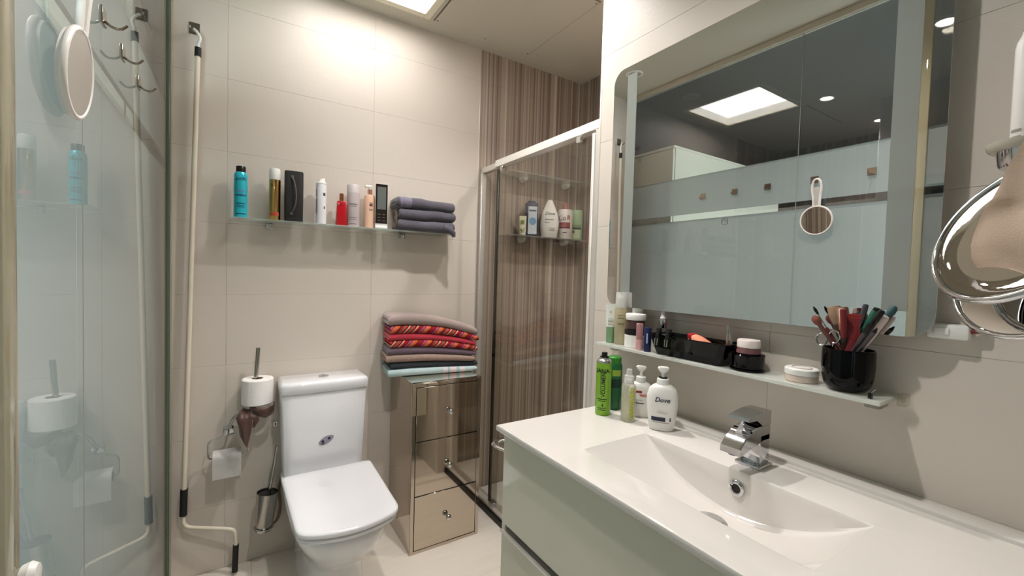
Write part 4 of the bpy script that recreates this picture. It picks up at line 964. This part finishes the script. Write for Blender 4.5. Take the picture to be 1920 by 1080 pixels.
stick('mascara', 'slim grey-capped mascara beside the black mascara', 'mascara', T_(.333, .176, .020), [('barrel', [(0, .004), (.8, .004)], black_pl), ('cap', [(.8, .0042), (.93, .0042), (1, .0015)], mat('smoke_cap', (84, 84, 88), .2, .5))], (.014, .006))
sc_ = thing('nail_scissors', 'steel nail scissors with ring handles at the left of the cup', 'scissors', (CXc-.012, .367, S2+.02), group=G5)
for dy_, dz_, rr_ in ((.020, .074, .0105), (-.004, .082, .0105)):
    obj('ring_handle', tube(nb(), [(.0+.3*(dy_+rr_*math.cos(a)), dy_+rr_*math.cos(a), dz_+rr_*1.15*math.sin(a)) for a in [2*PI*i/22 for i in range(22)]], .0016, 8, True), chrome, sc_)
    obj('blade', tube(nb(), [(.3*dy_, dy_*.9, dz_-.012), (.0, 0, .03), (.0, -.002, .0)], [.0016, .003, .0012], 8), chrome, sc_)
t = thing('mini_clip', 'tiny black clip lying right of the black cup', 'clip', (.966, .296, S2))
obj('body', box(nb(), -.004, .004, -.003, .003, 0, .010, .001), black_pl, t); obj('spring', tube(nb(), [(.0, 0, .010), (.006, -.002, .014), (.014, -.004, .016)], .001, 6), chrome, t)

# ================================================================== LED MIRROR
MY0, MY1, MZ0, MZ1 = .226, 1.004, 1.157, 1.895
mw, mh = MY1-MY0, MZ1-MZ0
lm = thing('wall_mirror', 'large rounded wall mirror with two frosted light strips', 'mirror', (XR, (MY0+MY1)/2, (MZ0+MZ1)/2))
o2 = rrect(mw, mh, .042, 8)
obj('mirror_pane', loft(nb(), [[(x_, u*k, v*k) for u, v in o2] for x_, k in ((-.035, 1), (-.0395, 1), (-.040, .9993))]), silver, lm, sharp=20)
o3 = rrect(mw-.03, mh-.03, .035, 6)
obj('back_housing', loft(nb(), [[(x_, u, v) for u, v in o3] for x_ in (-.0005, -.035)]), mat('housing_grey', (126, 120, 106), .5), lm)
for y in (.9285, .2825):
    yc = y-(MY0+MY1)/2
    obj('light_strip', box(nb(), -.0406, -.0402, yc-.0185, yc+.0185, 1.203-(MZ0+MZ1)/2, 1.868-(MZ0+MZ1)/2), frost_led, lm, 'frosted light strip, unlit')
b = nb(); tube(b, [(-.0406, u, v-.132+.0) for u, v in rrect(.015, .015, .003, 4)], .0006, 6, True)
tube(b, [(-.0406, .0045*math.sin(a), -.132+.0045*math.cos(a)) for a in [.6+(2*PI-1.2)*i/14 for i in range(15)]], .0005, 6)
tube(b, [(-.0406, 0, -.132+.001), (-.0406, 0, -.132+.0052)], .0005, 6)
obj('touch_switch', b, mat('switch_grey', (120, 126, 122), .5), lm, 'square touch switch icon')

# ================================================================== MAGNIFYING MIRROR, CLOTH, TOOTHBRUSH
nrm = Vector((math.cos(2.512)*math.cos(.431), math.sin(2.512)*math.cos(.431), math.sin(.431)))
cen = Vector((.814, .114, 1.322))
mm = thing('magnifying_mirror', 'round chrome magnifying mirror on a wall arm at the right edge', 'mirror', cen); mm.rotation_mode = 'QUATERNION'; mm.rotation_quaternion = nrm.to_track_quat('Z', 'Y')
RM = .10
obj('front_rim', tube(nb(), [((RM-.003)*math.cos(a), (RM-.003)*math.sin(a), 0) for a in [2*PI*i/64 for i in range(64)]], .005, 12, True), chrome, mm)
obj('mirror_face', lathe(nb(), [(0, -.004), (.03, -.0036), (.06, -.0022), (RM-.005, .0)], 64, cap0=False, cap1=False), silver, mm)
obj('bevel_ring', lathe(nb(), [(.070, -.0008), (.071, -.0003), (RM-.006, .0016)], 64, cap0=False, cap1=False), glass('bevel', (200, 196, 186), .25), mm)
sh_ = mm.rotation_quaternion.inverted() @ Vector((0, 0, -.030)); TS = Matrix.Translation(sh_)
obj('back_rim', xform(tube(nb(), [((RM-.003)*math.cos(a), (RM-.003)*math.sin(a), -.034) for a in [2*PI*i/64 for i in range(64)]], .004, 12, True), TS), chrome, mm)
obj('back_face', xform(lathe(nb(), [(0, -.035), (RM-.005, -.034)], 64, cap0=False, cap1=False), TS), silver, mm)
obj('swivel', tube(nb(), [(0, 0, -.005), tuple(sh_+Vector((0, 0, -.034)))], .012, 16), chrome, mm)
wm = thing('mirror_arm', 'chrome folding wall arm behind the magnifying mirror', 'bracket', (XR, .06, 1.34))
b1 = cen-nrm*.034-Vector((XR, .06, 1.34))
obj('wall_disc', xform(lathe(nb(), [(.03, 0), (.03, .004), (.026, .008), (0, .009)], 32, cap1=False), Matrix.Rotation(-PI/2, 4, 'Y')), chrome, wm)
obj('arm', tube(nb(), bend([(-.006, 0, 0), (-.04, -.02, 0), (-.10, .03, -.01), tuple(b1)], .02), .006, 12), chrome, wm)
# cloth hanging over the magnifying mirror
LE = [(.748, .100, 1.425), (.742, .108, 1.405), (.739, .115, 1.384), (.739, .119, 1.367), (.738, .124, 1.352), (.741, .130, 1.342), (.743, .134, 1.330), (.744, .138, 1.314), (.745, .140, 1.300), (.747, .139, 1.284), (.749, .134, 1.273)]
b = nb(); rows = []; nu = 60
LE = [tuple(Vector(LE[i]).lerp(Vector(LE[i+1]), k/4)) for i in range(len(LE)-1) for k in range(4)]+[LE[-1]]
for i, p in enumerate(LE):
    v = i/(len(LE)-1); row = []
    for j in range(nu+1):
        u = j/nu; x = p[0]+.010*math.sin(8*u+3.2*v)*u**.5*(.4+.6*v)+.0045*math.sin(19*u-4*v)*u**.5+.005*math.sin(14*v+6*u)*u**.5-.018*math.sin(PI*u)*v
        row.append(b.verts.new((x, p[1]-u*(.115+.03*v), p[2]-.022*u*v-.006*u+.004*math.sin(11*u)*v)))
    rows.append(row)
for r0, r1 in zip(rows[:-1], rows[1:]):
    for j in range(nu): b.faces.new((r0[j], r0[j+1], r1[j+1], r1[j]))
bmesh.ops.solidify(b, geom=b.faces[:], thickness=-.004)
mk = obj('face_cloth', b, fabric('taupe_cloth', (222, 204, 186), .03, 500, bump=.12), None, 'beige make-up cloth draped over the round magnifying mirror', cat='cloth', sharp=80)

hl = thing('tumbler_holder', 'round pale tray on a wall bracket holding the toothbrush', 'holder', (.972, .128, 1.452))
obj('dish', lathe(nb(), [(0, .0), (.040, .0), (.044, .004), (.046, .012), (.044, .012), (.041, .006), (0, .004)], 40, cap0=False, cap1=False), mat('pale_dish', (196, 190, 174), .25), hl)
obj('cup_base', lathe(nb(), [(.030, -.024), (.032, -.020), (.034, 0)], 36), chrome, hl)
obj('bracket', tube(nb(), [(.03, 0, -.012), (.075, 0, -.012)], .006, 10), chrome, hl)
obj('wall_rose', xform(lathe(nb(), [(.018, 0), (.018, .005), (.01, .008)], 24), Matrix.Translation((.0775, 0, -.012)) @ Matrix.Rotation(-PI/2, 4, 'Y')), chrome, hl)
tbh = thing('electric_toothbrush', 'white electric toothbrush with green bristles standing in the holder', 'toothbrush', (.972, .134, 1.4565))
wt = mat('toothbrush_white', (236, 232, 228), .25)
obj('handle', lathe(nb(), [(0, 0), (.014, 0), (.0155, .004), (.0155, .145), (.014, .155), (.010, .164), (.009, .170)], 28, cap1=True), wt, tbh)
obj('neck', lathe(nb(), [(.0085, .1705), (.008, .185), (.0058, .21), (.0052, .245), (.006, .252), (0, .254)], 22), wt, tbh)
obj('neck_ring', lathe(nb(), [(.0088, .168), (.0092, .169), (.0092, .1715), (.0085, .1725)], 22), mat('ring_grey', (150, 146, 142), .3), tbh)
obj('bristles', xform(lathe(nb(), [(.006, 0), (.0065, .004), (.006, .012)], 18), Matrix.Translation((0, .004, .229)) @ Matrix.Rotation(-PI/2, 4, 'X')), mat('bristle_green', (48, 110, 84), .8, amt=.4, scale=300), tbh)
for z_ in (.012, .022): obj('grip_mark', patch(nb(), .0155, z_, z_+.004, 2.2, 3.0), mat('grip_grey', (150, 140, 132), .5), tbh)

pb = thing('plug_adapter', 'small white plastic plug box on the wall below the mirror', 'plug', (XR, .212, 1.172))
obj('case', box(nb(), -.022, 0, -.024, .030, -.013, .013, .005), white_pl, pb)
obj('rocker', box(nb(), -.0245, -.021, .0, .020, -.006, .007, .002), white_pl, pb)
obj('red_lead', tube(nb(), [(-.012, -.022, .004), (-.012, -.034, .008), (-.006, -.042, .006)], [.005, .007, .003], 8), mat('dark_red_lead', (130, 40, 44), .5), pb)

# ================================================================== SHOWER
se = thing('shower_enclosure', 'sliding glass shower screen with white aluminium top rail', 'shower screen', (1.13, 1.6, 0))
whitealu = mat('white_aluminium', (232, 228, 220), .3, .2, amt=.02)
def Sx(x0, x1, y0, y1, z0, z1, bev=.0015): return box(nb(), x0-1.13, x1-1.13, y0-1.6, y1-1.6, z0, z1, bev, 1)
obj('top_rail', Sx(1.105, 1.150, 1.112, 1.915, 1.788, 1.822), whitealu, se)
obj('fixed_rail', Sx(1.118, 1.148, 1.915, 2.086, 1.788, 1.818), alu, se)
obj('wall_profile', Sx(1.112, 1.142, 2.066, 2.0865, .05, 1.788), alu, se)
obj('jamb_profile', Sx(1.100, 1.126, 1.185, 1.198, .05, 1.775), whitealu, se)
obj('jamb_channel', Sx(1.105, 1.15, 1.110, 1.185, .05, 1.788), alu, se)
dp = obj('sliding_pane', Sx(1.112, 1.118, 1.19, 1.905, .062, 1.775, .0008), shower_glass, se)
obj('edge_seal', Sx(1.1105, 1.1195, 1.885, 1.905, .062, 1.775, .0008), glass('dark_seal', (128, 120, 104), .1), dp)
obj('roller', Sx(1.098, 1.112, 1.83, 1.855, 1.758, 1.782), chrome, dp)
obj('roller', Sx(1.098, 1.112, 1.26, 1.285, 1.758, 1.782), chrome, dp)
obj('bottom_guide', Sx(1.096, 1.125, 1.835, 1.875, .058, .085), chrome, dp)
obj('fixed_pane', Sx(1.132, 1.138, 1.86, 2.08, .062, 1.788, .0008), shower_glass, se)
obj('bottom_track', Sx(1.104, 1.150, 1.112, 2.086, .045, .06), alu, se)
tray = thing('shower_tray', 'low pale shower tray with a dark front edge', 'shower tray', (1.45, 1.6, 0))
obj('tray', box(nb(), -.338, .366, -.486, .486, 0, .044, .003), white_pl, tray)
obj('dark_edge', box(nb(), -.351, -.339, -.486, .486, .0, .03, .001, 1), mat('black_edge', (24, 18, 14), .5), tray)  # near-black strip along the foot of the tray front
def sshelf(z_, label):
    t = thing('shower_shelf', label, 'shelf', (1.52, D, z_-.007))
    obj('pane', box(nb(), -.285, .280, -.115, -.002, 0, .007, .0008, 1), frosted('shower_shelf_glass', (204, 208, 196), .4, clear=.68, r0=.08), t)
    for x in (-.135, .178):
        b = nb(); loft(b, [[(x+.020*k*math.cos(a), yy_, .0-.030*k*math.sin(a)) for a in [PI*i/10 for i in range(11)]] for yy_, k in ((-.001, 1), (-.035, .9), (-.046, .7))])
        obj('bracket', b, white_pl, t)
sshelf(1.466, 'lower glass shelf with bottles inside the shower'); sshelf(1.812, 'empty upper glass shelf inside the shower')
G6 = 'bottles on the lower shower shelf'
SS = 1.4665; YS_ = 2.03
def sp_(x): return (x, YS_, SS)
t = cos_tube('small white and green tube at the left of the shower shelf', sp_(1.362), .020, .112, white_pl, mat('tube_cream', (206, 204, 176), .4), .014, G6)
obj('print_patch', box(nb(), -.012, .010, -.0185, -.0178, .072, .086), ink('leaf_green', (120, 140, 60)), t)
for x_, z_ in ((-.008, .03), (.008, .034), (-.004, .022)): obj('print_dot', box(nb(), x_-.003, x_+.003, -.0205, -.0198, z_, z_+.006), ink('dark_olive', (80, 84, 54)), t)
t = thing('shower_gel_carton', 'tall dark blue and white carton on the shower shelf', 'carton', (1.420, 2.028, SS), math.radians(-22), G6)
obj('carton', box(nb(), -.034, .034, -.022, .022, 0, .19, .002), mat('dark_blue', (44, 48, 70), .35), t)
obj('front_label', box(nb(), -.024, .027, -.0228, -.022, .012, .168), mat('ice_white', (196, 206, 214), .4), t)
obj('cap', box(nb(), -.02, .02, -.014, .014, .19, .203, .004), mat('dark_blue', (44, 48, 70), .35), t)
obj('print_disc', xform(lathe(nb(), [(.021, 0), (.021, .0006)], 24), Matrix.Translation((.002, -.0228, .085)) @ Matrix.Rotation(PI/2, 4, 'X')), ink('sky_blue', (120, 164, 196)), t)
obj('print_band', box(nb(), -.02, .022, -.0234, -.0228, .140, .150), ink('steel_blue', (70, 84, 104)), t)
t = thing('shower_gel_bottle', 'large white teardrop shower gel bottle in the middle of the shower shelf', 'bottle', (1.552, 2.03, SS), math.radians(-35), G6)
obj('bottle', loft(nb(), [sring(.040, .022, 0, 2.6), sring(.046, .026, .004, 2.6), sring(.054, .030, .06, 2.6), sring(.055, .030, .095, 2.6), sring(.046, .027, .145, 2.4), sring(.030, .021, .185, 2.2), sring(.019, .016, .212, 2), sring(.012, .011, .222, 2), sring(.004, .004, .225, 2)]), whiteb, t, sharp=70)
lettering('Dove', .026, ink('navy_black', (36, 36, 58)), t, .0272, .140, 0, flat=((0, -1, 0), (1, 0, 0)), shear=.25)
for x0, x1, z_, c_ in ((-.028, .022, .104, (96, 90, 96)), (-.028, .0, .088, (140, 134, 136))): obj('print_line', box(nb(), x0, x1, -.0305, -.0290, z_, z_+.003), ink('g%d' % c_[0], c_), t)
obj('print_swirl', box(nb(), -.004, .030, -.0308, -.0290, .046, .058, .003), ink('mist', (206, 204, 198)), t)
t, phi = can('shampoo_bottle', 'white cylindrical bottle with red print on the shower shelf', 'bottle', sp_(1.668), [
 ('bottle', [(0, 0), (.044, 0), (.046, .003), (.046, .17), (.042, .176), (.02, .178)], mat('white_pot', (216, 210, 206), .35)),
 ('cap', [(.018, .178), (.018, .214), (.016, .216), (0, .216)], mat('dusty_pink', (170, 112, 108), .4))], group=G6, texts=[
 dict(s='Co', size=.040, m=ink('moss', (110, 116, 96)), r=.046, z=.122, dphi=-.38, bold=.0006), dict(s='R', size=.038, m=ink('dull_red2', (150, 78, 74)), r=.046, z=.124, dphi=.52, bold=.0008)])
obj('print_patch', patch(nb(), .046, .068, .098, phi-.75, phi+.75), ink('rosewood', (150, 84, 84)), t)
obj('print_patch', patch(nb(), .046, .062, .068, phi-.75, phi+.75), ink('oxblood', (84, 28, 30)), t)
obj('print_line', patch(nb(), .046, .034, .039, phi-.25, phi+.3), ink('char', (60, 58, 66)), t)
t, phi = can('shampoo_bottle', 'pale green cylindrical bottle at the right end of the shower shelf', 'bottle', (1.757, YS_, SS), [
 ('bottle', [(0, 0), (.037, 0), (.039, .003), (.039, .176), (.036, .181), (0, .182)], mat('pale_green', (148, 176, 138), .35))], group=G6)
obj('print_patch', patch(nb(), .039, .064, .074, phi-.7, phi+.9), ink('forest', (38, 54, 40)), t)
obj('print_patch', patch(nb(), .039, .074, .092, phi-.7, phi+.9), ink('sage_grey', (120, 140, 116)), t)
obj('print_patch', patch(nb(), .039, .010, .062, phi-.7, phi+.8), ink('pale_sage', (172, 188, 156)), t)
obj('print_dot', patch(nb(), .0393, .040, .056, phi-.55, phi-.2), ink('leafd', (70, 100, 56)), t)

# ================================================================== HOOKS AND HAND MIRROR ON THE PARTITION
hkm = mat('hook_steel', (168, 156, 142), .2, 1, amt=.05)
HN = ['steel wall hook on the glass nearest the toilet corner', 'second steel wall hook on the glass counted from the toilet corner', 'third steel wall hook on the glass, left of the hanging hand mirror in the reflection', 'steel wall hook holding the white hand mirror', 'steel wall hook on the glass to the right of the hand mirror in the reflection']
proto = None
for y, lb in zip((1.50, 1.313, 1.144, .936, .724), HN):
    t = thing('wall_hook', lb, 'hook', (XL, y, 1.722), group='steel hooks on the glass partition')
    if proto is None:
        proto = [obj('plate', box(nb(), 0, .003, -.016, .016, -.016, .016, .001, 1), hkm, t),
                 obj('prong', tube(nb(), bend([(.003, 0, -.008), (.012, 0, -.016), (.026, 0, -.018), (.036, 0, -.006)], .01), .0026, 8), hkm, t)]
    else:
        for p in proto:
            c = p.copy(); COL.objects.link(c); c.parent = t
hm = thing('hand_mirror', 'round white hand mirror hanging by its handle from a glass hook', 'mirror', (XL+.016, .915, 1.533), rot=(0, math.radians(4), 0))
wm_ = mat('mirror_white', (236, 232, 226), .3)
ring2 = lambda r, n=48: [(0, r*math.cos(2*PI*i/n), r*math.sin(2*PI*i/n)) for i in range(n)]
obj('frame', tube(nb(), ring2(.0635), .0045, 12, True), wm_, hm)
obj('frame_back', loft(nb(), [[(x_, y, z_) for _, y, z_ in ring2(r)] for x_, r in ((-.011, .056), (-.009, .062), (-.002, .0635), (.0, .061))]), wm_, hm)
obj('mirror_face', loft(nb(), [[(x_, y, z_) for _, y, z_ in ring2(r)] for x_, r in ((.0005, .0605), (.0032, .0605))]), silver, hm)
hp = bend([(0, -.012, .062), (0, -.013, .10), (0, -.020, .15), (0, -.012, .186), (0, .012, .186), (0, .020, .15), (0, .013, .10), (0, .012, .062)], .018, 5)
obj('handle', tube(nb(), hp, .005, 10), wm_, hm)
obj('handle_web', box(nb(), -.0025, .0025, -.013, .013, .058, .150, .001, 1), frosted('handle_clear', (226, 224, 218), .3, clear=.3, r0=.05), hm)
